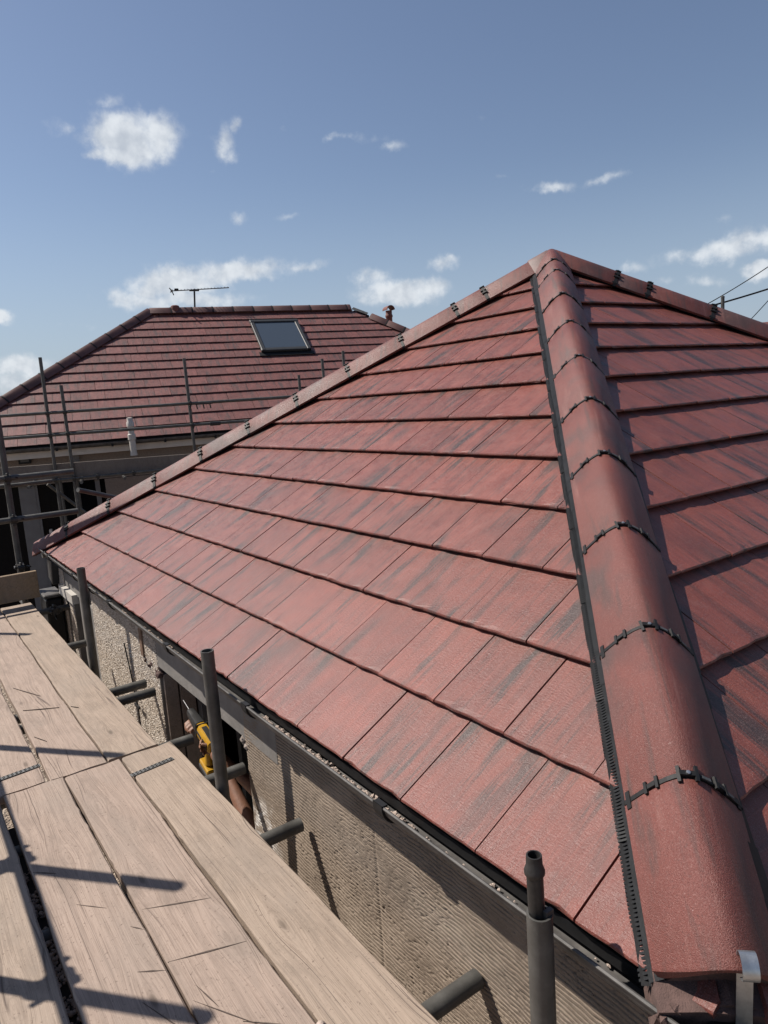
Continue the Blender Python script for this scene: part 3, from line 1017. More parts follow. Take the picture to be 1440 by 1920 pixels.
# gutters: half round with unions, debris inside
def gutter_z(x):
    return -0.027 + max(0.0, -1.4 - x) * 0.011
gy0, gr = 0.021, 0.056
def half_round(pts, yl, rad, name, parent, th=0.003):
    """pts: list of centre points; yl: lateral direction"""
    yl = Vector(yl)
    V, Fc = [], []
    n = 12
    for p in pts:
        for rr in (rad, rad - th):
            for i in range(n + 1):
                a = math.pi * i / n
                V.append(Vector(p) + yl * (-math.cos(a) * rr) + Vector((0, 0, -math.sin(a) * rr)))
    k = 2 * (n + 1)
    for q in range(len(pts) - 1):
        for i in range(n):
            a, b = q * k + i, (q + 1) * k + i
            Fc.append((a, a + 1, b + 1, b))
            a, b = a + n + 1, b + n + 1
            Fc.append((a, b, b + 1, a + 1))
        Fc.append((q * k, (q + 1) * k, (q + 1) * k + n + 1, q * k + n + 1))
        Fc.append((q * k + n, q * k + 2 * n + 1, (q + 1) * k + 2 * n + 1, (q + 1) * k + n))
    mb = MB().add(V, Fc)
    for p in pts[:1] + pts[-1:]:      # stop ends
        mb.add([Vector(p) + yl * (-math.cos(math.pi * i / n) * rad) + Vector((0, 0, -math.sin(math.pi * i / n) * rad)) for i in range(n + 1)], [tuple(range(n + 1))])
    return mb.build(name, M_GUTTER, parent, smooth=True)
xs = [-5.93 + i * 0.35 for i in range(19)]
xs = [x for x in xs if x < XH + 0.02] + [XH + 0.03]
gut = half_round([(x, gy0, gutter_z(x)) for x in xs], (0, 1, 0), gr, 'gutter', house)
# outer lip bead
MB().path([(x, gy0 - gr - 0.001, gutter_z(x)) for x in xs], 0.0045, 6).build('gutter_lip', M_GUTTER, gut)
for bx in (-5.352, -4.459, -4.0, -3.5, -2.456, -1.546, -0.652):
    mb = MB()
    n = 12
    z = gutter_z(bx)
    V, Fc = [], []
    for (dx, rr) in ((-0.022, gr + 0.002), (-0.022, gr + 0.008), (0.022, gr + 0.008), (0.022, gr + 0.002)):
        for i in range(n + 1):
            a = -0.12 + (math.pi + 0.24) * i / n
            V.append((bx + dx, gy0 - math.cos(a) * rr, z - math.sin(a) * rr))
    k = n + 1
    for i in range(n):
        for q in range(4):
            a, b = q * k + i, ((q + 1) % 4) * k + i
            Fc.append((a, a + 1, b + 1, b))
    mb.add(V, Fc).box((bx, gy0 - gr + 0.004, z + 0.004), (0.044, 0.018, 0.006))
    mb.build('gutter_bracket', M_BLACK, gut)
mb = MB()
for (a, b, nn_, sz, hh) in ((-1.5, -0.55, 260, 0.011, 1), (-3.4, -2.4, 170, 0.008, 1), (-5.4, -3.4, 160, 0.007, 1), (-0.55, 0.1, 60, 0.006, 1)):
    for i in range(nn_):
        x = random.uniform(a, b)
        aa = random.gauss(math.pi * 0.36, 0.20)
        rr = gr - 0.008
        r_ = sz * random.uniform(0.4, 1.1)
        p = Vector((x, gy0 - math.cos(aa) * rr, gutter_z(x) - math.sin(aa) * rr + r_ * 0.3))
        mb.lathe(p, (random.gauss(0, .6), random.gauss(0, .6), 1), [(r_ * 0.5, -r_ * 0.5), (r_, 0), (r_ * 0.4, r_ * 0.5)], 5)
mb.build('gutter_debris', M_STONE, gut, kind='stuff')
# eave comb filler below the first course, fascia board and left side gutter
MB().box(((XL + XH) / 2, 0.045, -0.046), (XH - XL - 0.06, 0.05, 0.03)).build('eaves_filler', M_BLACK, roof)
MB().box(((XL + XH) / 2, 0.098, -0.095), (XH - XL - 0.1, 0.02, 0.12)).build('fascia', M_DARKWOOD, house)
MB().box((XL + 0.05, YB / 2, -0.1), (0.02, YB - 0.3, 0.16)).build('fascia', M_OFFWHITE, house)
MB().box((XH - 0.075, YB / 2 + 0.06, -0.1), (0.02, YB - 0.1, 0.14)).build('fascia', M_DARKWOOD, house)
half_round([(XL - 0.02, 0.0 + i * 0.6, -0.03) for i in range(11)], (-1, 0, 0), gr, 'gutter', house)
MB().bbox((XL + 0.10, 0.075, -0.17), (0.16, 0.10, 0.24), 0.006, Matrix.Rotation(R(18), 3, 'Y')).build('soffit_box', M_FRAMEGREY, house)

# walls -------------------------------------------------------------
WX0, WX1, ZB = XL + 0.06, XH - 0.09, -2.6
TOP = -0.10
# back of the combed render wall: blockwork core
OPL, OPR = -3.05, -1.90
mb = MB()
mb.box(((OPR + 0.02 + WX1) / 2, YW + 0.14, (ZB + TOP) / 2), (WX1 - OPR - 0.02, 0.22, TOP - ZB))
mb.box((-3.86, YW + 0.15, (ZB + TOP) / 2), (1.62 - 0.02, 0.22, TOP - ZB))
mb.box((-5.64, YW + 0.15, (ZB + TOP) / 2), (0.30, 0.22, TOP - ZB))
mb.box((-5.10, YW + 0.15, (ZB - 1.25) / 2), (0.9, 0.22, -1.25 - ZB))
mb.box((WX1 - 0.12, YB / 2, (ZB + TOP) / 2), (0.24, YB - 0.9, TOP - ZB))
mb.box((WX0 + 0.12, YB / 2, (ZB + TOP) / 2), (0.24, YB - 0.9, TOP - ZB))
mb.box(((WX0 + WX1) / 2, YB - 0.25, (ZB + TOP) / 2), (WX1 - WX0, 0.24, TOP - ZB))
mb.build('wall', M_INSIDE, house)
MB().box(((WX0 + WX1) / 2, YB / 2, -2.32), (WX1 - WX0 - 0.5, YB - 0.8, 0.04)).build('inner_floor', M_INSIDE, house)
MB().box((-2.6, 1.7, (ZB + TOP) / 2), (4.0, 0.1, TOP - ZB)).build('inner_partition', M_INSIDE, house)

# combed scratch coat: real grooves and pits
def scratch_wall():
    nx, nz_ = 420, 760
    x0, x1 = OPR, WX1 + 0.015
    s = np.linspace(0, 1, nx)[:, None] * np.ones((1, nz_))
    X = x0 + (x1 - x0) * s
    Z = (np.linspace(-1.02, -0.055, nz_)[None, :] + 0 * s)
    zz = Z + 0.006 * np.sin(X * 3.1 + 0.6) + 0.030 * (vnoise(X * 2.2 + 9, Z * 2.5 + 40, 3) - 0.5) + 0.010 * (vnoise(X * 9, Z * 11, 14) - 0.5) + 0.005 * (vnoise(X * 30, Z * 30, 4) - 0.5)
    ph = (zz / 0.0140) % 1.0
    groove = np.exp(-((ph - 0.5) / (0.07 + 0.08 * vnoise(X * 18, Z * 40, 15))) ** 2)
    strength = np.clip(0.5 + 1.5 * (vnoise(X * 3.6 + 3, Z * 8 + 7, 5) - 0.36) + 0.9 * (vnoise(X * 24, Z * 60, 16) - 0.5), 0.05, 1.1)
    dz_ = -0.0060 * groove * strength
    dz_ += 0.0010 * np.exp(-((ph - 0.30) / 0.07) ** 2) * strength
    dz_ += 0.0012 * (vnoise(X * 120, Z * 160, 6) - 0.5) + 0.002 * (vnoise(X * 20, Z * 30, 7) - 0.5) + 0.012 * (vnoise(X * 2, Z * 2.5, 8) - 0.5)
    pit = vnoise(X * 130, Z * 210, 9)
    rough = vnoise(X * 3.2 + 20, Z * 5 + 5, 10)
    dz_ -= 0.35 * np.where((pit > 0.80) & (rough + 0.35 * groove > 0.58), 0.016, 0.0) * (pit - 0.6) / 0.4
    seam = np.exp(-((X + 0.88) / 0.006) ** 2)
    dz_ -= 0.003 * seam
    Y = YW - dz_
    # rounded arris at the opening
    e = np.clip((0.035 - (X - x0)) / 0.035, 0, 1)
    Y = Y + 0.035 * (1 - np.sqrt(np.clip(1 - e * e, 0, 1)))
    rag = 0.018 * (vnoise(Z * 14, Z * 0 + 3, 11) - 0.5)
    X = X + rag * np.clip(1 - (X - x0) / 0.25, 0, 1)
    P = np.stack([X, Y, Z], -1)
    return P
P = scratch_wall()
ow = D.objects.new('tmp', None)
rw = grid_mesh('scratch_render', P - np.array([0, 0, 0]), M_SCRATCH, house)
for v_ in rw.data.vertices:
    pass
# its own origin at the opening so the material can find the arris
rw.data.transform(Matrix.Translation(Vector(house['_o']) - Vector((OPR, YW, -0.35))))
rw.location = Vector((OPR, YW, -0.35)) - Vector(house['_o'])
D.objects.remove(ow)
# return of the coat into the opening and below
MB().box((OPR + 0.01, YW + 0.13, (ZB + TOP) / 2), (0.02, 0.19, TOP - ZB)).build('reveal', M_CONCRETE, house)
MB().box(((OPR + WX1) / 2 + 0.02, YW + 0.012, (ZB - 1.0) / 2), (WX1 - OPR - 0.05, 0.02, -1.0 - ZB)).build('wall_base', M_CONCRETE, house)

# pebbledash: base coat plus thousands of chips
def pebbles(x0, x1, z0, z1, step=0.0092):
    V, Fc = [], []
    nx, nz_ = int((x1 - x0) / step), int((z1 - z0) / (step * 0.88))
    xs_ = x0 + (np.arange(nx)[:, None] + 0.5 * (np.arange(nz_)[None, :] % 2)) * step + rng.normal(0, step * 0.2, (nx, nz_))
    zs_ = z0 + np.arange(nz_)[None, :] * step * 0.88 + rng.normal(0, step * 0.2, (nx, nz_))
    c = np.stack([xs_.ravel(), YW - rng.uniform(-0.001, 0.0022, nx * nz_), zs_.ravel()], -1)
    N = len(c)
    ax = rng.normal(size=(N, 3))
    ax /= np.linalg.norm(ax, axis=1, keepdims=True)
    b = np.cross(ax, rng.normal(size=(N, 3)))
    b /= np.linalg.norm(b, axis=1, keepdims=True)
    d_ = np.cross(ax, b)
    r1, r2, r3 = rng.uniform(.0048, .0078, N), rng.uniform(.0040, .0062, N), rng.uniform(.0030, .0052, N)
    vs = np.stack([c + ax * r1[:, None], c - ax * r1[:, None], c + b * r2[:, None], c - b * r2[:, None], c + d_ * r3[:, None], c - d_ * r3[:, None]], 1).reshape(-1, 3)
    tri = np.array([(0, 2, 4), (2, 1, 4), (1, 3, 4), (3, 0, 4), (2, 0, 5), (1, 2, 5), (3, 1, 5), (0, 3, 5)])
    fs = (np.arange(N)[:, None, None] * 6 + tri[None]).reshape(-1, 3)
    return vs, fs
def pebble_obj(x0, x1, z0, z1):
    vs, fs = pebbles(x0, x1, z0, z1)
    me = D.meshes.new('pebbledash_chip')
    me.vertices.add(len(vs))
    me.vertices.foreach_set('co', (vs - np.array(house['_o'])).ravel())
    me.loops.add(fs.size)
    me.loops.foreach_set('vertex_index', fs.ravel())
    me.polygons.add(len(fs))
    me.polygons.foreach_set('loop_start', np.arange(0, fs.size, 3))
    me.polygons.foreach_set('loop_total', np.full(len(fs), 3))
    me.update(calc_edges=True)
    return link('pebbledash_chip', me, M_DASH, house, kind='stuff')
MB().box((-3.80, YW + 0.022, -0.75), (1.50, 0.04, 1.35)).build('base_coat', M_CONCRETE, house)
pebble_obj(-4.55, -3.05, -1.25, -0.09)
MB().box((-4.78, YW + 0.022, -0.85), (0.44, 0.04, 1.1)).build('base_coat', M_CONCRETE, house)
MB().box((-5.64, YW + 0.022, -0.75), (0.28, 0.04, 1.35)).build('base_coat', M_CONCRETE, house)
pebble_obj(-5.78, -5.50, -1.35, -0.09)
pebble_obj(-5.40, -5.22, -1.35, -0.34)
MB().box((-5.31, YW + 0.022, -0.85), (0.18, 0.04, 1.0)).build('base_coat', M_CONCRETE, house)
# window near the far corner: head, glass, frame
win = MB().box((-5.05, YW + 0.16, -0.82), (0.95, 0.02, 0.9)).build('window', M_GLASS, house)
MB().box((-5.33, YW - 0.012, -0.325), (0.50, 0.05, 0.075)).build('window_head', M_WHITE, win)
MB().box((-5.05, YW + 0.145, -0.40), (0.95, 0.03, 0.05)).box((-4.90, YW + 0.145, -0.8), (0.05, 0.03, 0.85)).build('window_frame', M_OFFWHITE, win)
MB().box((-5.25, YW + 0.02, -0.215), (1.05, 0.03, 0.17)).build('fascia', M_CONCRETE, house)

# lintel band over the opening, broken brick end, timber jamb and door frame
MB().bbox((-2.42, YW + 0.035, -0.195), (1.72, 0.07, 0.265), 0.006).build('lintel', M_CONCRETE, house)
MB().bbox((-3.31, YW + 0.012, -0.205), (0.055, 0.05, 0.25), 0.004).build('timber_block', M_BROWNWOOD, house)
mb = MB()
for i in range(26):
    c = Vector((random.uniform(-3.28, -3.03), YW + random.uniform(-0.004, 0.05), -0.345 + random.uniform(-0.03, 0.012)))
    mb.lathe(c, (random.gauss(0, 1), random.gauss(0, 1), 1), [(0.004, -0.014), (random.uniform(.014, .028), 0), (0.004, 0.014)], 6)
mb.build('broken_mortar', M_REDMORTAR, house)
for i, (y, w) in enumerate(((0.10, 0.075), (0.185, 0.085))):
    MB().bbox((OPL + 0.012, y + w / 2, -1.42), (0.026, w, 2.1), 0.003).build('jamb_lining', M_JAMB, house)
dfr = MB().box((OPL + 0.05, 0.305, -1.42), (0.07, 0.05, 2.1)).build('door_frame', M_OFFWHITE, house)
MB().box((OPL + 0.10, 0.34, -1.42), (0.03, 0.04, 2.1)).build('frame_edge', M_FRAMEGREY, dfr)
MB().box((OPR - 0.03, 0.305, -1.42), (0.05, 0.05, 2.1)).build('frame_post', M_FRAMEGREY, dfr)
MB().box((OPL + 0.30, 0.42, -1.42), (0.05, 0.05, 2.1)).build('frame_post', M_FRAMEGREY, dfr)
mb = MB()
for i in range(30):
    c = Vector((OPR + random.uniform(-0.005, 0.07), YW + random.uniform(0.0, 0.09), -0.335 + random.uniform(-0.03, 0.005)))
    mb.lathe(c, (random.gauss(0, 1), random.gauss(0, 1), 1), [(0.004, -0.012), (random.uniform(.01, .022), 0), (0.004, 0.012)], 6)
mb.build('crumbling_mortar', M_MORTAR, house)

# ------------------------------------------------------------------ scaffold round the near bungalow
TR = 0.0258
scaf = thing('scaffold', 'grey steel tube scaffold with short standards poking up between the boards and the eaves', 'scaffold', (-2.0, -0.7, -2.6))
def pole(a, b, name='standard', r=TR, hollow=True, parent=None, m=None, n=18):
    return MB().tube(a, b, r, n, hollow=(r - 0.0045) if hollow else None).build(name, m or M_STEEL, parent or scaf, smooth=True)
def coupler(p, ax1, ax2, parent=None, flip=1):
    p, ax1, ax2 = Vector(p), Vector(ax1).normalized(), Vector(ax2).normalized()
    off = ax1.cross(ax2).normalized() * flip
    mb = MB()
    mb.tube(p - ax1 * 0.026, p + ax1 * 0.026, TR + 0.007, 12)
    q = p + off * (2 * TR + 0.006)
    mb.tube(q - ax2 * 0.026, q + ax2 * 0.026, TR + 0.007, 12)
    s1 = off.cross(ax1).normalized()
    mb.tube(p + s1 * (TR + 0.012) - off * 0.03, p + s1 * (TR + 0.012) + off * 0.04, 0.008, 8)
    mb.tube(p + s1 * (TR + 0.012) + off * 0.04, p + s1 * (TR + 0.012) + off * 0.055, 0.014, 6)
    s2 = off.cross(ax2).normalized()
    mb.tube(q + s2 * (TR + 0.012) - off * 0.04, q + s2 * (TR + 0.012) + off * 0.03, 0.008, 8)
    mb.bbox(q - s2 * (TR + 0.012), (0.035, 0.035, 0.035), 0.006)
    mb.path([p - s1 * TR + off * 0.01, p - s1 * (TR + 0.03) + off * 0.05, p - s1 * (TR + 0.045) + off * 0.09], 0.009, 6)
    return mb.build('coupler', M_DARKSTEEL, parent or scaf)
# inner standards
pole((-3.83, -0.10, -2.6), (-3.83, -0.10, 0.165))
pole((-1.715, -0.097, -2.6), (-1.715, -0.097, 0.165))
p3 = pole((0.0, -0.098, -2.6), (0.0, -0.098, 0.068))
MB().tube((-0.004, -0.098, -0.1), (-0.008, -0.099, 0.155), 0.0165, 14, hollow=0.0125).lathe((-0.008, -0.099, 0.145), (0, 0, 1), [(0.0165, 0), (0.0205, 0.006), (0.0205, 0.014), (0.0165, 0.024), (0.0155, 0.045), (0.0125, 0.045), (0.0115, -0.03)], 16).build('spigot', M_DARKSTEEL, p3, smooth=True)
MB().box((0.014, -0.088, 0.068), (0.010, 0.02, 0.02)).build('spigot_wedge', M_STEEL, p3)
# outer standards and rails (they throw the shadows on the boards)
for (x, y, h) in ((-2.33, -1.395, 1.85), (-1.66, -1.395, 1.62), (-3.50, -1.395, 2.05), (-5.86, -1.395, 2.05), (0.75, -1.395, 1.3)):
    pole((x, y, -2.6), (x, y, -0.40 + h), hollow=False)
    coupler((x, y, -0.40 + 1.0), (0, 0, 1), (1, 0, 0), flip=1)
    coupler((x, y, -0.40 + 0.52), (0, 0, 1), (1, 0, 0), flip=1)
    coupler((x, y, -0.53), (0, 0, 1), (1, 0, 0), flip=1)
for h in (1.0, 0.52, -0.13):
    pole((-6.2, -1.395 + 2 * TR, -0.40 + h), (1.9, -1.395 + 2 * TR, -0.40 + h), 'ledger', hollow=False)
# transoms under the boards
for (x, ye) in ((-0.405, 0.078), (-1.352, 0.058), (-1.895, 0.072), (-2.33, 0.0), (-3.06, 0.05), (-3.225, 0.05), (-4.31, -0.03), (-5.47, 0.11), (0.6, 0.03)):
    pole((x, -1.6, -0.4655), (x, ye, -0.4655), 'transom')
pole((-6.3, -0.155, -0.52), (1.9, -0.155, -0.52), 'ledger', hollow=False)
coupler((-5.47, -0.03, -0.4655), (0, 1, 0), (0, 0, 1))
# stop end: standard, stub rails
pole((-5.95, -0.175, -2.6), (-5.95, -0.175, 1.9))
for z, ye, zz in ((0.638, 0.355, 0), (0.280, 0.346, 0)):
    pole((-5.95 + 2 * TR, -1.6, z), (-5.95 + 2 * TR, ye, z), 'rail')
    coupler((-5.95, -0.175, z), (0, 0, 1), (0, 1, 0), flip=1 if Vector((0, 0, 1)).cross(Vector((0, 1, 0))).x > 0 else -1)
pole((-6.01, -1.5, 0.565), (-6.01, 0.19, 0.565), 'rail', r=0.018, hollow=False)
coupler((-5.95, -0.175, -0.14), (0, 0, 1), (0, 1, 0), flip=-1)
# tie bar across to the far end
pole((-5.55, 0.30, 0.50), (-5.9, 0.9, 0.28), 'brace', r=0.02, hollow=False)

# boards: each one lifts off
def board(label, x0, x1, y0, y1, m=None, group='scaffold boards of the working platform', z=-0.40, yaw=0.0, cuts=(), plate=None, band=None, tilt=0.0):
    th_ = 0.038
    c = Vector(((x0 + x1) / 2, (y0 + y1) / 2, z - th_ / 2))
    L, w = x1 - x0, y1 - y0
    nx = max(8, int(L / 0.035))
    ny = 4
    V, Fc = [], []
    seed = random.randint(0, 999)
    rr = random.Random(seed)
    ph = [rr.uniform(0, 6) for _ in range(6)]
    def edge(s, side):
        return 0.0022 * math.sin(s * 3.1 + ph[side]) + 0.0016 * math.sin(s * 11 + ph[side + 2]) + (rr.uniform(-0.0035, 0) if rr.random() < 0.12 else 0)
    rows = []
    for i in range(nx + 1):
        s = -L / 2 + L * i / nx
        ea, eb = edge(s, 0), edge(s, 1)
        ya, yb = -w / 2 + ea, w / 2 - eb
        cup = 0.0012
        sec = [(ya + 0.0005, -th_), (ya, -0.006), (ya + 0.005, -0.0004), (ya + w * 0.3, -cup), (yb - w * 0.3, -cup), (yb - 0.005, -0.0004), (yb, -0.006), (yb - 0.0005, -th_)]
        zb = 0.002 * math.sin(s * 1.3 + ph[4])
        ex = 0.0
        rows.append([(s + (0.004 * math.sin(y * 40 + ph[5]) if i in (0, nx) else 0), y, zz + th_ / 2 + zb) for y, zz in sec])
    k = 8
    for r_ in rows:
        V += r_
    for i in range(nx):
        for q in range(k):
            a, b = i * k + q, i * k + (q + 1) % k
            Fc.append((a, b, b + k, a + k))
    Fc.append(tuple(range(k - 1, -1, -1)))
    Fc.append(tuple(nx * k + q for q in range(k)))
    me = D.meshes.new('scaffold_board')
    me.from_pydata(V, [], Fc)
    bm = bmesh.new()
    bm.from_mesh(me)
    bmesh.ops.recalc_face_normals(bm, faces=bm.faces[:])
    bm.to_mesh(me)
    bm.free()
    o = link('scaffold_board', me, m or M_BOARD)
    o.location = c
    o.rotation_euler = (tilt, 0, yaw)
    tag(o, label, 'board', group)
    o['_o'] = (0.0, 0.0, 0.0)
    for (xa, ya, xb, yb, wd) in cuts:        # saw kerfs, given in world x,y
        a, b = Vector((xa - c.x, ya - c.y, 0)), Vector((xb - c.x, yb - c.y, 0))
        d_ = (b - a).normalized()
        n_ = Vector((-d_.y, d_.x, 0)) * wd / 2
        up_ = Vector((0, 0, th_ / 2 + 0.0022))
        mid = (a + b) / 2
        mb_ = MB().add([a + up_, mid - n_ + up_, b + up_, mid + n_ + up_, a + up_ * 0.8, mid - n_ + up_ * 0.8, b + up_ * 0.8, mid + n_ + up_ * 0.8], [(0, 1, 2, 3), (7, 6, 5, 4), (0, 4, 5, 1), (1, 5, 6, 2), (2, 6, 7, 3), (3, 7, 4, 0)])
        mb_.build('saw_cut', M_KERF, o)
    if plate is not None:
        px_, py_, ang = plate
        rot = Matrix.Rotation(ang, 3, 'Z')
        mb_ = MB().box(Vector((px_ - c.x, py_ - c.y, th_ / 2 + 0.001)), (0.026, 0.19, 0.003), rot)
        q = mb_.build('nail_plate', M_PLATE, o)
        nb_ = MB()
        for i in range(11):
            for s in (-0.007, 0.006):
                pp = rot @ Vector((s, -0.085 + i * 0.017, 0)) + Vector((px_ - c.x, py_ - c.y, th_ / 2 + 0.003))
                nb_.box(pp, (0.003, 0.010, 0.003), rot @ Matrix.Rotation(R(30), 3, 'Z'))
        nb_.build('plate_tooth', M_DARKSTEEL, q)
    if band:
        be = -L / 2 + 0.012 if band < 0 else L / 2 - 0.012
        MB().box((be, 0, 0.001), (0.02, w + 0.004, th_ + 0.004)).build('end_band', M_DARKSTEEL, o)
    return o
M_KERF = simple('dark_saw_kerf', (0.085, 0.062, 0.05), 0.9, 0.4, 60)
M_PLATE = simple('dull_nail_plate', (0.17, 0.17, 0.165), 0.55, 0.4, 70, 0.5)
board('pale near board along the house side with a metal nail plate across its end', -2.242, 1.7, -0.350, -0.125, M_BOARD2, plate=(-2.06, -0.27, R(8)))
board('near board with two long saw cuts, second from the house side', -2.236, 1.7, -0.585, -0.362, M_BOARD, cuts=((-1.19, -0.575, -1.10, -0.39, 0.006), (-0.93, -0.583, -0.86, -0.38, 0.006), (-0.62, -0.50, -0.52, -0.40, 0.004), (-0.80, -0.55, -0.70, -0.53, 0.004), (-0.76, -0.575, -0.58, -0.47, 0.003)))
board('near board with fine parallel scratches, third from the house side', -2.246, 1.7, -0.816, -0.594, M_BOARD, cuts=((-1.14, -0.625, -1.10, -0.597, 0.005), (-0.95, -0.66, -0.905, -0.597, 0.006), (-1.35, -0.73, -1.27, -0.66, 0.003), (-0.84, -0.68, -0.62, -0.60, 0.003), (-1.62, -0.81, -1.56, -0.75, 0.005)))
board('outer near board beyond the wide gravel-strewn gap, under the pole shadows', -2.25, 1.7, -1.062, -0.839, M_BOARD2)
board('outermost near board at the edge of the platform', -2.2, 1.7, -1.30, -1.078, M_BOARD)
board('far board along the house side, ending short of the pebbledashed corner', -5.62, -2.262, -0.402, -0.177, M_BOARD2, cuts=((-3.02, -0.40, -2.97, -0.37, 0.004),))
board('far board with scratched middle, second from the house side', -5.66, -2.252, -0.636, -0.410, M_BOARD, cuts=((-2.76, -0.62, -2.66, -0.58, 0.003), (-3.55, -0.60, -3.30, -0.50, 0.004), (-3.15, -0.61, -3.05, -0.45, 0.003)))
board('far board beside the widest dark gap with a metal plate near its sawn end', -5.64, -2.262, -0.880, -0.656, M_BOARD, plate=(-2.42, -0.745, R(6)))
board('outermost visible far board at the left edge of the picture', -5.64, -2.27, -1.12, -0.896, M_BOARD2)
# stop-end toe board on edge
me_o = MB().bbox((-5.545, -0.95, -0.235), (0.038, 1.68, 0.225), 0.004).build('toe_board', wood_material('ochre_toe_board', (0.33, 0.24, 0.155), (0.23, 0.155, 0.095)))
tag(me_o, 'brown toe board standing on edge across the far end of the platform', 'board')
# pebble wedged between the two boards nearest the house, and gravel dust in the wide gap
mb = MB().lathe((-0.487, -0.356, -0.402), (0.3, 0.2, 1), [(0.004, -0.012), (0.013, -0.004), (0.012, 0.006), (0.004, 0.012)], 10)
tag(mb.build('pebble', M_STONE, smooth=True), 'small ochre pebble wedged in the gap between the two boards nearest the house', 'pebble')
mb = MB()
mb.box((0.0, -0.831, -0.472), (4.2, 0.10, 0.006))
gs = mb.build('gap_backing', M_UNDER)  # added sheet that makes the gap between the boards look black
tag(gs, 'added dark backing sheet under the wide gap between the boards', 'sheet')
mb = MB()
for i in range(900):
    x = random.uniform(-1.75, 0.3)
    if -1.68 < x < -1.60 or -1.46 < x < -1.40 or -1.12 < x < -1.06:
        continue
    r_ = random.uniform(0.003, 0.009)
    mb.lathe((x, -0.831 + random.uniform(-0.02, 0.02), -0.466 + random.uniform(0, 0.012)), (random.gauss(0, 1), random.gauss(0, 1), 1), [(r_ * .4, -r_ * .6), (r_, 0), (r_ * .4, r_ * .6)], 5)
gv = mb.build('gravel', M_STONE)
gv['kind'] = 'stuff'
tag(gv, 'loose pale gravel and grit lying in the wide gap between the boards', 'gravel')

# ------------------------------------------------------------------ neighbouring bungalow
NO = Vector((-12.567, 0.880, 0.717))
psi = 1.33832
ne = Vector((math.cos(psi), math.sin(psi), 0))
nn3 = Vector((-math.sin(psi), math.cos(psi), 0))
nth = R(37.53)
ns = nn3 * math.cos(nth) + Vector((0, 0, math.sin(nth)))
NP = lambda u, off, z: NO + ne * u + nn3 * off + Vector((0, 0, z - NO.z))
nb = thing('bungalow', 'neighbouring bungalow with long hipped red roof and roof window beyond the near roof', 'house', tuple(NP(4.5, 3.4, -2.6)))
NF = frame4(NO, ne, ns)
VN = 4.30
hl0, hlk, hr0, hrk = -1.50, 0.97, 11.45, 0.945
f3 = lambda u, v, n=0.0: NF @ Vector((u, v, n))
rL, rR = f3(hl0 + hlk * VN, VN, -0.06), f3(hr0 - hrk * VN, VN, -0.06)
e0, e1 = f3(hl0, 0, -0.06), f3(hr0, 0, -0.06)
run = VN * math.cos(nth)
b0, b1 = e0 + nn3 * 2 * run, e1 + nn3 * 2 * run
nroof = MB().add([e0, e1, rR, rL, b0, b1], [(0, 1, 2, 3), (0, 3, 4), (1, 5, 2), (4, 3, 2, 5)]).build('roof', M_UNDER, nb)
# tiled skins on the unseen slopes, coursed
mbk = MB()
for k in range(14):
    a, b = k / 14.33, (k + 1) / 14.33
    for (p, q, rp, rq) in ((b0, e0, rL, rL), (e1, b1, rR, rR), (b1, b0, rR, rL)):
        upn = Vector((0, 0, 1))
        mbk.add([p.lerp(rp, a) + upn * 0.075, q.lerp(rq, a) + upn * 0.075, q.lerp(rq, b) + upn * 0.045, p.lerp(rp, b) + upn * 0.045, p.lerp(rp, a) + upn * 0.04, q.lerp(rq, a) + upn * 0.04], [(0, 1, 2, 3), (4, 5, 1, 0)])
mbk.build('roof_tile', M_TILE2, nroof, kind='stuff')
rest2 = MB()
tm2 = [tile_mesh(0.30, 0.30, 0.04, -0.0075, -0.036) for _ in range(4)]
offN = [0.0 if k % 2 == 0 else 0.5 for k in range(16)]
def want_n(c):
    # seen and not behind the near roof
    if not seen(c, 0.02):
        return False
    d = c - CAMP
    x = d.dot(CR) / d.dot(CF) * 1334.5 + 720
    y = 960 - d.dot(CU) / d.dot(CF) * 1334.5
    return y < 1010 - (x - 72) * (1010 - 470) / 920 + 25
SK = (4.77, 5.89, 2.50, 3.72)
nt = roof_face(nroof, NF, hl0 + 0.05, hlk, hr0 - 0.05, hrk, VN - 0.03, 15, offN, M_TILE2, tm2, 298, rest2, want_n, 0.30, 0.30, 0.0008, holes=((SK[0] + 0.06, SK[1] - 0.06, SK[2] + 0.05, SK[3] - 0.05),))
rest2.build('roof_tile', M_TILE2, nroof, kind='stuff')
rp = hip_profile(0.125, 0.085, -0.045, 0.05, 8)
hl_top = f3(hl0 + hlk * VN, VN)
hr_top = f3(hr0 - hrk * VN, VN)
def plain_run(A, B, step, first=0.0, m=None, name_u=True):
    A, B = Vector(A), Vector(B)
    L = (B - A).length
    sm = [first]
    while sm[-1] + step < L:
        sm.append(sm[-1] + step)
    sm.append(L)
    hip_run(nroof, A, B, sm, prof=rp, m=m or M_HIP2, union=False)
    d = (B - A).normalized()
    lat = Vector((d.y, -d.x, 0)).normalized()
    up = lat.cross(d)
    if up.z < 0:
        lat, up = -lat, -up
    for t in sm[1:-1]:
        mb_ = MB()
        pr_ = [(x * 1.04, z + 0.006) for x, z in rp]
        n = len(pr_)
        V = []
        for tt in (t - 0.014, t + 0.014):
            V += [A + d * tt + lat * x + up * z for x, z in pr_]
        mb_.add(V, [(s, s + 1, n + s + 1, n + s) for s in range(n - 1)])
        mb_.add([v - up * 0.01 for v in V], [(s, n + s, n + s + 1, s + 1) for s in range(n - 1)])
        mb_.build('ridge_union', M_BLACK, nroof)
M_HIP2 = simple('brown_red_ridge_tile', (0.105, 0.045, 0.040), 0.6, 0.25, 7, 0, 0.4)
plain_run(hl_top, hr_top, 0.46, 0.0)
plain_run(hl_top, f3(hl0, 0), 0.46, 0.0)
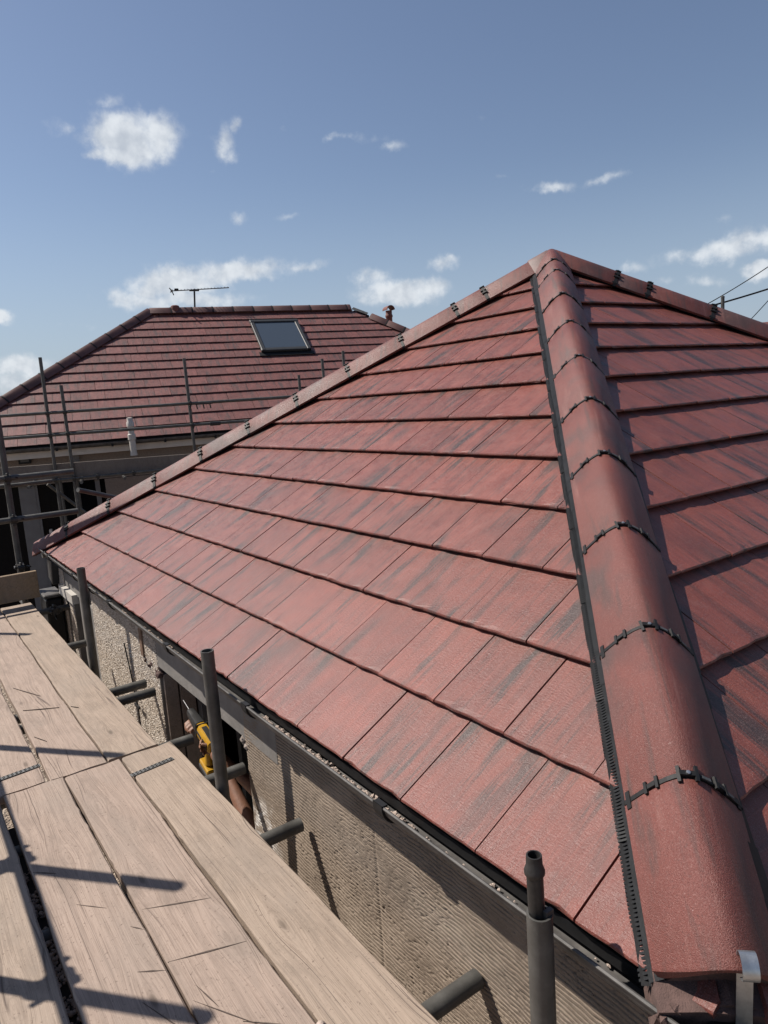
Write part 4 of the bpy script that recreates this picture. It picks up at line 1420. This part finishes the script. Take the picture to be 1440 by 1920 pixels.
plain_run(f3(hr0 - hrk * (VN - 0.42), VN - 0.42), f3(hr0, 0), 0.46, 0.0)
MB().box(f3(hr0 - hrk * (VN - 0.2), VN - 0.2, 0.03), (0.4, 0.10, 0.012), NF.to_3x3() @ Matrix.Rotation(R(-43), 3, 'Z')).build('bare_hip_batten', M_STEEL, nroof)
# roof window
skc = f3((SK[0] + SK[1]) / 2, (SK[2] + SK[3]) / 2, 0.045)
RM = NF.to_3x3()
sw, sh = SK[1] - SK[0], SK[3] - SK[2]
rwn = MB().bbox(skc + RM @ Vector((-(sw - 0.10) / 2, 0, 0)), (0.085, sh, 0.07), 0.01, RM).bbox(skc + RM @ Vector(((sw - 0.10) / 2, 0, 0)), (0.085, sh, 0.07), 0.01, RM).bbox(skc + RM @ Vector((0, (sh - 0.09) / 2, 0.006)), (sw, 0.09, 0.08), 0.01, RM).bbox(skc + RM @ Vector((0, -(sh - 0.10) / 2, -0.004)), (sw, 0.10, 0.06), 0.01, RM).build('roof_window', M_FRAMEGREY, nroof)
gl = NT('skylight_glass')
gl.fin((0.05, 0.065, 0.085), 0.08, None, 0, 0.6)
MB().box(skc + RM @ Vector((0, 0, 0.012)), (sw - 0.18, sh - 0.17, 0.012), RM).build('window_pane', gl.m, rwn if False else nroof)
MB().box(f3((SK[0] + SK[1]) / 2, SK[2] - 0.05, 0.0), (sw + 0.1, 0.13, 0.02), RM).build('lead_flashing', M_BLACK, nroof)
# terracotta pots
MB().lathe(NP(3.235, run, 3.33), (0, 0, 1), [(0.10, 0.0), (0.105, 0.05), (0.09, 0.12), (0.06, 0.135)], 16).build('flue_pot', M_TERRA, nb, smooth=True)
fl = MB().lathe(NP(8.83, 4.41, 2.58), (0, 0, 1), [(0.085, 0.0), (0.085, 0.62), (0.10, 0.64), (0.10, 0.68), (0.085, 0.70), (0.085, 0.80)], 16).build('flue_pipe', M_TERRA, nb, smooth=True)
mb = MB()
hc = NP(8.83, 4.41, 3.39)
V, Fc = [], []
for s in (-0.16, 0.16):
    for rr in (0.115, 0.098):
        for i in range(13):
            a = math.pi * i / 12
            V.append(hc + nn3 * s * -1 + ne * (-math.cos(a) * rr) + Vector((0, 0, math.sin(a) * rr)))
for i in range(12):
    Fc += [(i, i + 1, 26 + i + 1, 26 + i), (13 + i, 39 + i, 39 + i + 1, 13 + i + 1), (i, 13 + i, 13 + i + 1, i + 1), (26 + i, 26 + i + 1, 39 + i + 1, 39 + i)]
mb.add(V, Fc).build('flue_hood', M_TERRA, fl, smooth=True)
# eaves: gutter, fascia, wall, pipe, lamp
half_round([tuple(NP(u, -0.03, 0.665)) for u in (-1.6, 3, 7, 11.5)], tuple(nn3), 0.065, 'gutter', nb)
MB().box(NP(5, 0.05, 0.60), (0, 0, 0)) 
RN = Matrix((ne, nn3, Vector((0, 0, 1)))).transposed()
MB().box(NP(5, 0.055, 0.555), (13.2, 0.03, 0.14), RN).build('fascia', M_CREAM, nb)
MB().box(NP(5, 0.18, 0.53), (13.0, 0.22, 0.02), RN).build('soffit', M_CREAM, nb)
for u in [-1.2 + 0.9 * i for i in range(14)]:
    MB().box(NP(u, -0.03, 0.61), (0.035, 0.15, 0.05), RN).build('gutter_bracket', M_BLACK, nb)
mb = MB()
mb.box(NP(4.9, 0.42, 0.265), (12.4, 0.24, 0.51), RN)
mb.box(NP(6.2, 0.42, -1.30), (9.8, 0.24, 2.6), RN)
mb.box(NP(4.9, 2 * run - 0.4, -1.05), (12.4, 0.24, 3.1), RN)
mb.box(NP(-1.2, run, -1.05), (0.24, 2 * run - 1.0, 3.1), RN)
mb.box(NP(11.0, run, -1.05), (0.24, 2 * run - 1.0, 3.1), RN)
mb.build('wall', M_ROUGHCAST, nb)
dn_ = MB().box(NP(0.1, 0.46, -1.30), (2.4, 0.04, 2.6), RN).build('patio_door', M_GLASS, nb)
MB().box(NP(0.03, 0.40, -1.30), (0.30, 0.06, 2.6), RN).box(NP(1.17, 0.40, -1.30), (0.08, 0.06, 2.6), RN).box(NP(0.12, 0.37, -1.30), (0.03, 0.02, 2.6), RN).build('door_frame', M_OFFWHITE, dn_)
MB().bbox(NP(0.30, 0.36, -0.95), (0.05, 0.08, 0.30), 0.008, RN).build('door_handle', M_WHITE, dn_)
vp_ = MB().lathe(NP(1.834, -0.15, 0.40), (0, 0, 1), [(0.062, 0), (0.055, 0.10), (0.055, 0.27), (0.068, 0.28), (0.068, 0.37), (0.054, 0.38), (0.054, 0.50), (0.064, 0.51), (0.064, 0.58), (0.05, 0.60), (0.05, 0.66), (0.02, 0.67)], 16).build('vent_pipe', M_WHITE, nb, smooth=True)
MB().box(NP(0.87, 0.26, 0.47), (0.11, 0.06, 0.30), RN).build('downpipe_bracket', M_OFFWHITE, nb)
lt = MB().bbox(NP(0.06, 0.24, 0.475), (0.20, 0.10, 0.15), 0.01, RN).bbox(NP(0.0, 0.26, 0.58), (0.05, 0.06, 0.07), 0.006, RN).build('security_light', M_BLACK, nb)
MB().box(NP(0.06, 0.183, 0.465), (0.13, 0.012, 0.06), RN).build('lamp_glass', M_CLIPGREY, lt)

# TV aerial
ae = thing('tv_aerial', 'thin rooftop television aerial on a short mast above the far ridge', 'aerial', tuple(NP(3.70, run + 0.1, 3.2)))
MB().tube(NP(3.665, run + 0.1, 3.2), NP(3.715, run + 0.1, 3.83), 0.02, 10).build('mast', M_DARKSTEEL, ae)
MB().tube(NP(3.19, run + 0.1, 3.792), NP(4.50, run + 0.1, 3.855), 0.011, 8).build('boom', M_STEEL, ae)
el = MB()
for i in range(15):
    u = 3.42 + i * 0.075
    z = 3.792 + (u - 3.19) * 0.063 / 1.31
    el.tube(NP(u, run + 0.02, z), NP(u, run + 0.18, z + 0.004), 0.005, 6)
    el.tube(NP(u, run + 0.1, z - 0.004), NP(u, run + 0.1, z + 0.028), 0.004, 6)
el.build('element', M_DARKSTEEL, ae)
MB().box(NP(3.21, run + 0.1, 3.79), (0.02, 0.3, 0.02), RN).tube(NP(3.17, run + 0.1, 3.86), NP(3.22, run + 0.1, 3.79), 0.012, 6).tube(NP(3.22, run + 0.1, 3.79), NP(3.25, run + 0.1, 3.70), 0.012, 6).build('reflector', M_DARKSTEEL, ae)
MB().bbox(NP(3.32, run + 0.1, 3.82), (0.09, 0.05, 0.05), 0.008, RN).build('dipole_box', M_BLACK, ae)
MB().bbox(NP(3.71, run + 0.1, 3.80), (0.22, 0.03, 0.035), 0.008, RN).build('mast_clamp', M_DARKSTEEL, ae)

# scaffold in front of the neighbour
sc2 = thing('scaffold', 'dark tube scaffold with guard rails and plank in front of the neighbouring roof', 'scaffold', tuple(NP(3, -1.2, -2.6)))
OFF = -1.2
def p2(a, b, name, r=0.0255, m=None, hollow=False):
    return MB().tube(a, b, r, 12, hollow=(r - 0.004) if hollow else None).build(name, m or M_STEEL, sc2, smooth=True)
for (u0, u1, zt) in ((0.602, 0.575, 2.075), (0.842, 0.852, 1.64), (2.748, 2.78, 1.97), (4.67, 4.70, 1.60), (5.12, 5.15, 1.86), (5.52, 5.55, 1.98), (7.4, 7.4, 1.8)):
    p2(NP(u1, OFF, -2.6), NP(u0, OFF, zt), 'standard', hollow=True)
p2(NP(-1.2, OFF - 0.052, 1.222), NP(9, OFF - 0.052, 1.245), 'guard_rail')
p2(NP(-1.2, OFF - 0.052, 0.887), NP(9, OFF - 0.052, 0.862), 'guard_rail')
p2(NP(-1.2, OFF - 0.052, 0.172), NP(9, OFF - 0.052, 0.19), 'ledger')
MB().tube(NP(3.05, OFF - 0.052, 0.872), NP(3.22, OFF - 0.052, 0.871), 0.036, 10).build('sleeve_coupler', M_DARKSTEEL, sc2)
for u, z in ((0.595, 1.222), (0.59, 0.887), (0.845, 1.222), (0.847, 0.887), (2.76, 1.235), (2.765, 0.87), (0.58, 0.175), (0.852, 0.175), (1.2, 0.18), (1.75, 0.18)):
    coupler(NP(u, OFF, z), (0, 0, 1), ne, sc2, flip=1 if Vector((0, 0, 1)).cross(ne).dot(nn3) < 0 else -1)
mb = MB().bbox(NP(2.98, OFF - 0.06, 1.215), (0.30, 0.03, 0.03), 0.006, RN)
for i in range(3):
    mb.tube(NP(2.86 + i * 0.11, OFF - 0.06, 1.20), NP(2.87 + i * 0.11, OFF - 0.06, 1.13), 0.012, 6)
mb.build('hanging_clip', M_DARKSTEEL, sc2)
for (u, off) in ((0.60, -0.35), (0.86, -0.35), (2.78, -0.35), (5.1, -0.35)):
    p2(NP(u, off, -2.6), NP(u, off, 0.30), 'standard')
for u in (0.2, 0.95, 1.6, 2.7, 4.0, 5.5):
    p2(NP(u, OFF - 0.2, 0.115), NP(u, 0.15, 0.115), 'transom')
p2(NP(0.45, OFF + 0.05, 0.12), NP(1.25, OFF + 0.25, -0.75), 'brace')
tb = MB().bbox(NP(3.6, OFF + 0.045, 0.270), (7.6, 0.038, 0.225), 0.004, RN @ Matrix.Rotation(R(0.9), 3, 'Y')).build('toe_board', M_DARKWOOD)
tag(tb, 'long grey toe board on edge along the scaffold before the neighbouring eaves', 'board')
# ------------------------------------------------------------------ utility pole and overhead wires, and the far roof at the right edge
up0 = CAMP + (Vector((-13.19, 23.84, 3.82)) - CAMP)
ut = thing('utility_pole', 'slim grey service pole with overhead wires beyond the right-hand hip', 'pole', (up0.x, up0.y, -2.6))
MB().tube((up0.x, up0.y, -2.6), (up0.x, up0.y, up0.z), 0.062, 12).build('shaft', M_STEEL, ut, smooth=True)
MB().lathe(up0, (0, 0, 1), [(0.066, -0.05), (0.066, 0.0), (0.03, 0.02)], 12).build('pole_cap', M_STEEL, ut)
def wire(a, b, sag, r, name='overhead_wire'):
    a, b = Vector(a), Vector(b)
    pts = [a.lerp(b, i / 16) - Vector((0, 0, sag * 4 * (i / 16) * (1 - i / 16))) for i in range(17)]
    MB().path(pts, r, 6).build(name, M_BLACK, ut)
wire((-13.65, 23.2, 3.48), (-12.0, 25.9, 5.15), 0.06, 0.016)
wire((-13.65, 23.2, 3.45), (-11.2, 26.9, 4.50), 0.05, 0.030)
wire((-12.75, 24.2, 2.6), (-11.6, 26.5, 5.05), 0.05, 0.014)
fr = thing('bungalow', 'sliver of a distant tiled roof at the right edge beyond the hip', 'house', (-9.0, 24.0, -2.6))
MB().extrude([(-12.5, 22.2, 2.72), (-12.5, 19.0, 0.6), (-12.5, 25.4, 0.6)], (6.5, 6.5, 0)).build('roof', M_TILE2, fr)
MB().box((-9.0, 25.0, -1.0), (6, 5.0, 3.2), Matrix.Rotation(R(45), 3, 'Z')).build('wall', M_ROUGHCAST, fr)

# ------------------------------------------------------------------ worker in the opening with a yellow drill
def capsules(spec, voxel, name, m, parent=None, smooth_it=4):
    """spec: list of chains of (point, radius); merged into one continuous skin"""
    bm = bmesh.new()
    for chain in spec:
        for (a, ra), (b, rb) in zip(chain[:-1], chain[1:]):
            a, b = Vector(a), Vector(b)
            d = b - a
            if d.length < 1e-5:
                continue
            q = d.normalized().to_track_quat('Z', 'Y').to_matrix().to_4x4()
            bmesh.ops.create_cone(bm, cap_ends=True, segments=14, radius1=ra, radius2=rb, depth=d.length, matrix=Matrix.Translation((a + b) / 2) @ q)
        for (a, ra) in chain:
            bmesh.ops.create_uvsphere(bm, u_segments=14, v_segments=9, radius=ra, matrix=Matrix.Translation(Vector(a)))
    L = Vector(parent['_o']) if parent else Vector((0, 0, 0))
    bmesh.ops.translate(bm, verts=bm.verts[:], vec=-L)
    me = D.meshes.new(name)
    bm.to_mesh(me)
    bm.free()
    o = D.objects.new(name, me)
    COL.objects.link(o)
    r_ = o.modifiers.new('r', 'REMESH')
    r_.mode = 'VOXEL'
    r_.voxel_size = voxel
    s_ = o.modifiers.new('s', 'SMOOTH')
    s_.iterations = smooth_it
    s_.factor = 0.5
    dg = bpy.context.evaluated_depsgraph_get()
    dg.update()
    me2 = D.meshes.new_from_object(o.evaluated_get(dg))
    me2.name = name
    D.objects.remove(o)
    me2.materials.clear()
    return link(name, me2, m, parent, smooth=True)

per = thing('person', 'worker in the dark wall opening with bare forearm and hands on a yellow drill', 'person', (-1.62, 0.55, -2.30))
sh_r, el_r, wr_r = Vector((-1.80, 0.36, -0.88)), Vector((-1.99, 0.165, -0.985)), Vector((-2.37, 0.155, -0.685))
hR = Vector((-2.50, 0.150, -0.645))
sh_l, el_l, wr_l = Vector((-1.78, 0.76, -0.90)), Vector((-2.22, 0.50, -1.16)), Vector((-2.66, 0.25, -0.78))
hL = Vector((-2.79, 0.185, -0.645))
hip_c = Vector((-1.55, 0.55, -1.42))
neck = Vector((-1.74, 0.55, -0.80))
head = Vector((-1.80, 0.54, -0.62))
body = [
    [(hip_c, .145), (Vector((-1.58, .55, -1.2)), .13), (Vector((-1.68, .55, -0.98)), .15), (neck + Vector((0, 0, -.06)), .08), (neck, .058), (head + Vector((0.01, 0, -.05)), .07)],
    [(head + Vector((0.015, 0, 0.035)), .092), (head + Vector((-0.02, 0, -.03)), .078), (head + Vector((-0.05, 0, -.085)), .045)],
    [(head + Vector((-0.095, 0, -.005)), .011), (head + Vector((-0.112, 0, -.035)), .015)],
    [(head + Vector((0.0, .092, -.01)), .016), (head + Vector((0.005, .098, .02)), .018)],
    [(head + Vector((0.0, -.092, -.01)), .016), (head + Vector((0.005, -.098, .02)), .018)],
    [(neck + Vector((0, 0, -.07)), .075), (sh_r, .058), (el_r.lerp(sh_r, .5), .047), (el_r, .039), (el_r.lerp(wr_r, .3), .043), (el_r.lerp(wr_r, .75), .031), (wr_r, .026), (hR + Vector((.04, 0, -.01)), .027)],
    [(neck + Vector((0, 0, -.07)), .075), (sh_l, .058), (el_l.lerp(sh_l, .5), .046), (el_l, .039), (el_l.lerp(wr_l, .3), .042), (wr_l, .026), (hL + Vector((.05, .02, 0)), .026)],
]
for s in (-1, 1):
    body.append([(hip_c + Vector((0, s * .07, 0)), .11), (Vector((-1.60, .55 + s * .11, -1.85)), .062), (Vector((-1.55, .55 + s * .12, -2.24)), .043), (Vector((-1.68, .55 + s * .13, -2.27)), .036)])
def hand(c, wrist, curl_ax, palm_n, spread):
    """palm plus five bent fingers closing round curl_ax"""
    out = []
    fwd = (c - wrist).normalized()
    ax = Vector(curl_ax).normalized()
    pn = Vector(palm_n).normalized()
    k0 = c + fwd * 0.02
    for i, ln in enumerate((.066, .075, .070, .056)):
        base = k0 + ax * (0.030 - 0.020 * i)
        out.append([(c - fwd * .03 + ax * (0.018 - 0.012 * i), .015), (base, .0115)])
        p1_ = base + (fwd * .75 + pn * .35).normalized() * ln * .45
        p2_ = p1_ + (fwd * -.1 + pn * 1.0).normalized() * ln * .36
        p3_ = p2_ + (fwd * -.85 + pn * .45).normalized() * ln * .28
        out.append([(base, .0115), (p1_, .0098), (p2_, .0088), (p3_, .0075)])
    tb_ = c - fwd * .025 + ax * .022
    out.append([(tb_, .014), (tb_ + (ax * .6 + pn * .6 + fwd * .3).normalized() * .034, .0115), (tb_ + (ax * .45 + pn * 1.0 + fwd * .6).normalized() * .062, .009)])
    return out
body += hand(hR, wr_r, (-0.15, 0, 1), (0, -1, 0.1), 1)
body += hand(hL, wr_l, (-1, 0, 0.35), (0, -1, -0.35), 1)
# two fingers hook forward round the nose of the tool
capsules(body, 0.0048, 'body', M_SKIN, per)
capsules([[(hip_c, .155), (Vector((-1.58, .55, -1.2)), .142), (Vector((-1.68, .55, -0.98)), .162), (neck + Vector((0, 0, -.07)), .088)],
          [(neck + Vector((0, 0, -.085)), .085), (sh_r, .068), (sh_r.lerp(el_r, .45), .06)], [(neck + Vector((0, 0, -.085)), .085), (sh_l, .068), (sh_l.lerp(el_l, .45), .06)]], 0.012, 't_shirt', M_SHIRT, per)
tr = []
for s in (-1, 1):
    tr.append([(hip_c + Vector((0, 0, .02)), .15), (hip_c + Vector((0, s * .07, -.02)), .122), (Vector((-1.60, .55 + s * .11, -1.85)), .078), (Vector((-1.55, .55 + s * .12, -2.20)), .062)])
capsules(tr, 0.012, 'trousers', M_TROUSER, per)
for s in (-1, 1):
    capsules([[(Vector((-1.54, .55 + s * .12, -2.23)), .052), (Vector((-1.57, .55 + s * .125, -2.265)), .045), (Vector((-1.71, .55 + s * .13, -2.27)), .042)]], 0.009, 'boot', M_TOOLBLACK, per)
capsules([[(head + Vector((0.03, 0, .055)), .092), (head + Vector((0.05, 0, 0.0)), .085)]], 0.009, 'hair', M_HAIR, per)
for s in (-1, 1):
    MB().lathe(head + Vector((-0.088, s * .032, 0.012)), (1, 0, 0), [(0.002, -0.011), (0.009, -0.006), (0.011, 0), (0.009, 0.006), (0.002, 0.011)], 10).build('eye', M_WHITE, per, smooth=True)

# drill: axis from the rear of the body towards the jamb
dr = thing('power_drill', 'yellow and black cordless drill gripped in the dark wall opening', 'drill', (-2.55, 0.15, -0.70))
ax = (Vector((-2.86, 0.15, -0.505)) - Vector((-2.57, 0.15, -0.60))).normalized()
sd = Vector((0, 1, 0))
uz = ax.cross(sd)
uz = uz if uz.z > 0 else -uz
DR = Matrix((ax, sd, uz)).transposed()
bc = Vector((-2.575, 0.15, -0.592))
mb = MB()
def loft(mb, secs):
    """secs: (distance along axis, half width, half height, vertical offset)"""
    V, Fc = [], []
    n = 12
    for (t, hw, hh, oz) in secs:
        for i in range(n):
            a = 2 * math.pi * i / n
            cx, cz = math.cos(a), math.sin(a)
            sq = (abs(cx) ** 0.55) * (1 if cx > 0 else -1), (abs(cz) ** 0.55) * (1 if cz > 0 else -1)
            V.append(bc + ax * t + sd * sq[0] * hw + uz * (sq[1] * hh + oz))
    for q in range(len(secs) - 1):
        for i in range(n):
            j = (i + 1) % n
            Fc.append((q * n + i, q * n + j, (q + 1) * n + j, (q + 1) * n + i))
    Fc.append(tuple(range(n - 1, -1, -1)))
    Fc.append(tuple((len(secs) - 1) * n + i for i in range(n)))
    return mb.add(V, Fc)
loft(mb, [(-0.105, .020, .026, 0), (-0.095, .029, .036, 0), (-0.02, .032, .040, 0.002), (0.045, .031, .038, 0.002), (0.075, .027, .032, 0)])
mb.build('motor_housing', M_YELLOW, dr, smooth=True)
mb = MB()
loft(mb, [(0.076, .030, .036, 0), (0.10, .029, .033, 0), (0.15, .026, .028, 0), (0.215, .021, .021, 0), (0.225, .014, .014, 0)])
mb.build('gearbox', M_TOOLBLACK, dr, smooth=True)
MB().tube(bc + ax * 0.21, bc + ax * 0.32, 0.0035, 8).build('drill_bit', M_BIT, dr, smooth=True)
hb = bc + ax * -0.02
hd = (Vector((-2.565, 0.15, -0.745)) - hb).normalized()
MB().lathe(hb + hd * 0.03, hd, [(0.024, 0), (0.020, 0.04), (0.021, 0.08), (0.025, 0.115)], 14).build('grip', M_YELLOW, dr, smooth=True)
bt = hb + hd * 0.165
MB().bbox(bt + ax * 0.012, (0.115, 0.062, 0.030), 0.006, DR).build('battery_top', M_YELLOW, dr)
MB().bbox(bt + ax * 0.014 - uz * 0.031, (0.120, 0.066, 0.030), 0.006, DR).build('battery', M_TOOLBLACK, dr)
vb = MB()
for i in range(6):
    for s in (-1, 1):
        vb.box(bc + ax * (-0.085 + i * 0.011) + sd * s * 0.0315 + uz * 0.0, (0.004, 0.004, 0.034), DR)
vb.box(bc + ax * -0.03 + uz * 0.041, (0.11, 0.026, 0.006), DR)
vb.box(bc + ax * 0.055 + uz * 0.0, (0.006, 0.066, 0.080), DR)
vb.build('cooling_vent', M_TOOLBLACK, dr)
for s in (-1, 1):
    MB().box(bc + ax * 0.015 + sd * s * 0.0322 + uz * 0.008, (0.058, 0.003, 0.014), DR).build('name_badge', M_TOOLBLACK, dr)
MB().tube(bc + ax * 0.11 + uz * -0.01, bc + ax * 0.115 + uz * -0.055, 0.013, 10).build('side_knob', M_TOOLBLACK, dr, smooth=True)
MB().tube(bc + ax * -0.01 - uz * 0.05, bc + ax * 0.012 - uz * 0.068, 0.007, 8).build('trigger', M_TOOLBLACK, dr)

# loose black cord hanging down the dashed wall
cd = MB().path([(-3.66, 0.062, -0.33), (-3.60, 0.06, -0.46), (-3.55, 0.058, -0.58), (-3.50, 0.056, -0.70), (-3.48, 0.056, -0.95)], 0.0045, 6).box((-3.50, 0.054, -0.70), (0.09, 0.012, 0.014)).build('cord', M_BLACK)
tag(cd, 'thin black cord hanging down the pebbledash behind the far short standard', 'cord')
# dark box and downpipe shoe at the far corner
bxo = thing('box', 'dark flat-topped box at the far wall corner, below the end of the platform', 'box', (-5.72, 0.02, -2.6))
MB().bbox((-5.74, 0.0, -1.5), (0.30, 0.13, 2.2), 0.012).build('body', M_BLACK, bxo)
MB().bbox((-5.74, 0.0, -0.375), (0.32, 0.15, 0.03), 0.008).build('lid', M_GUTTER, bxo)
for o in D.objects:
    if '_o' in o:
        del o['_o']
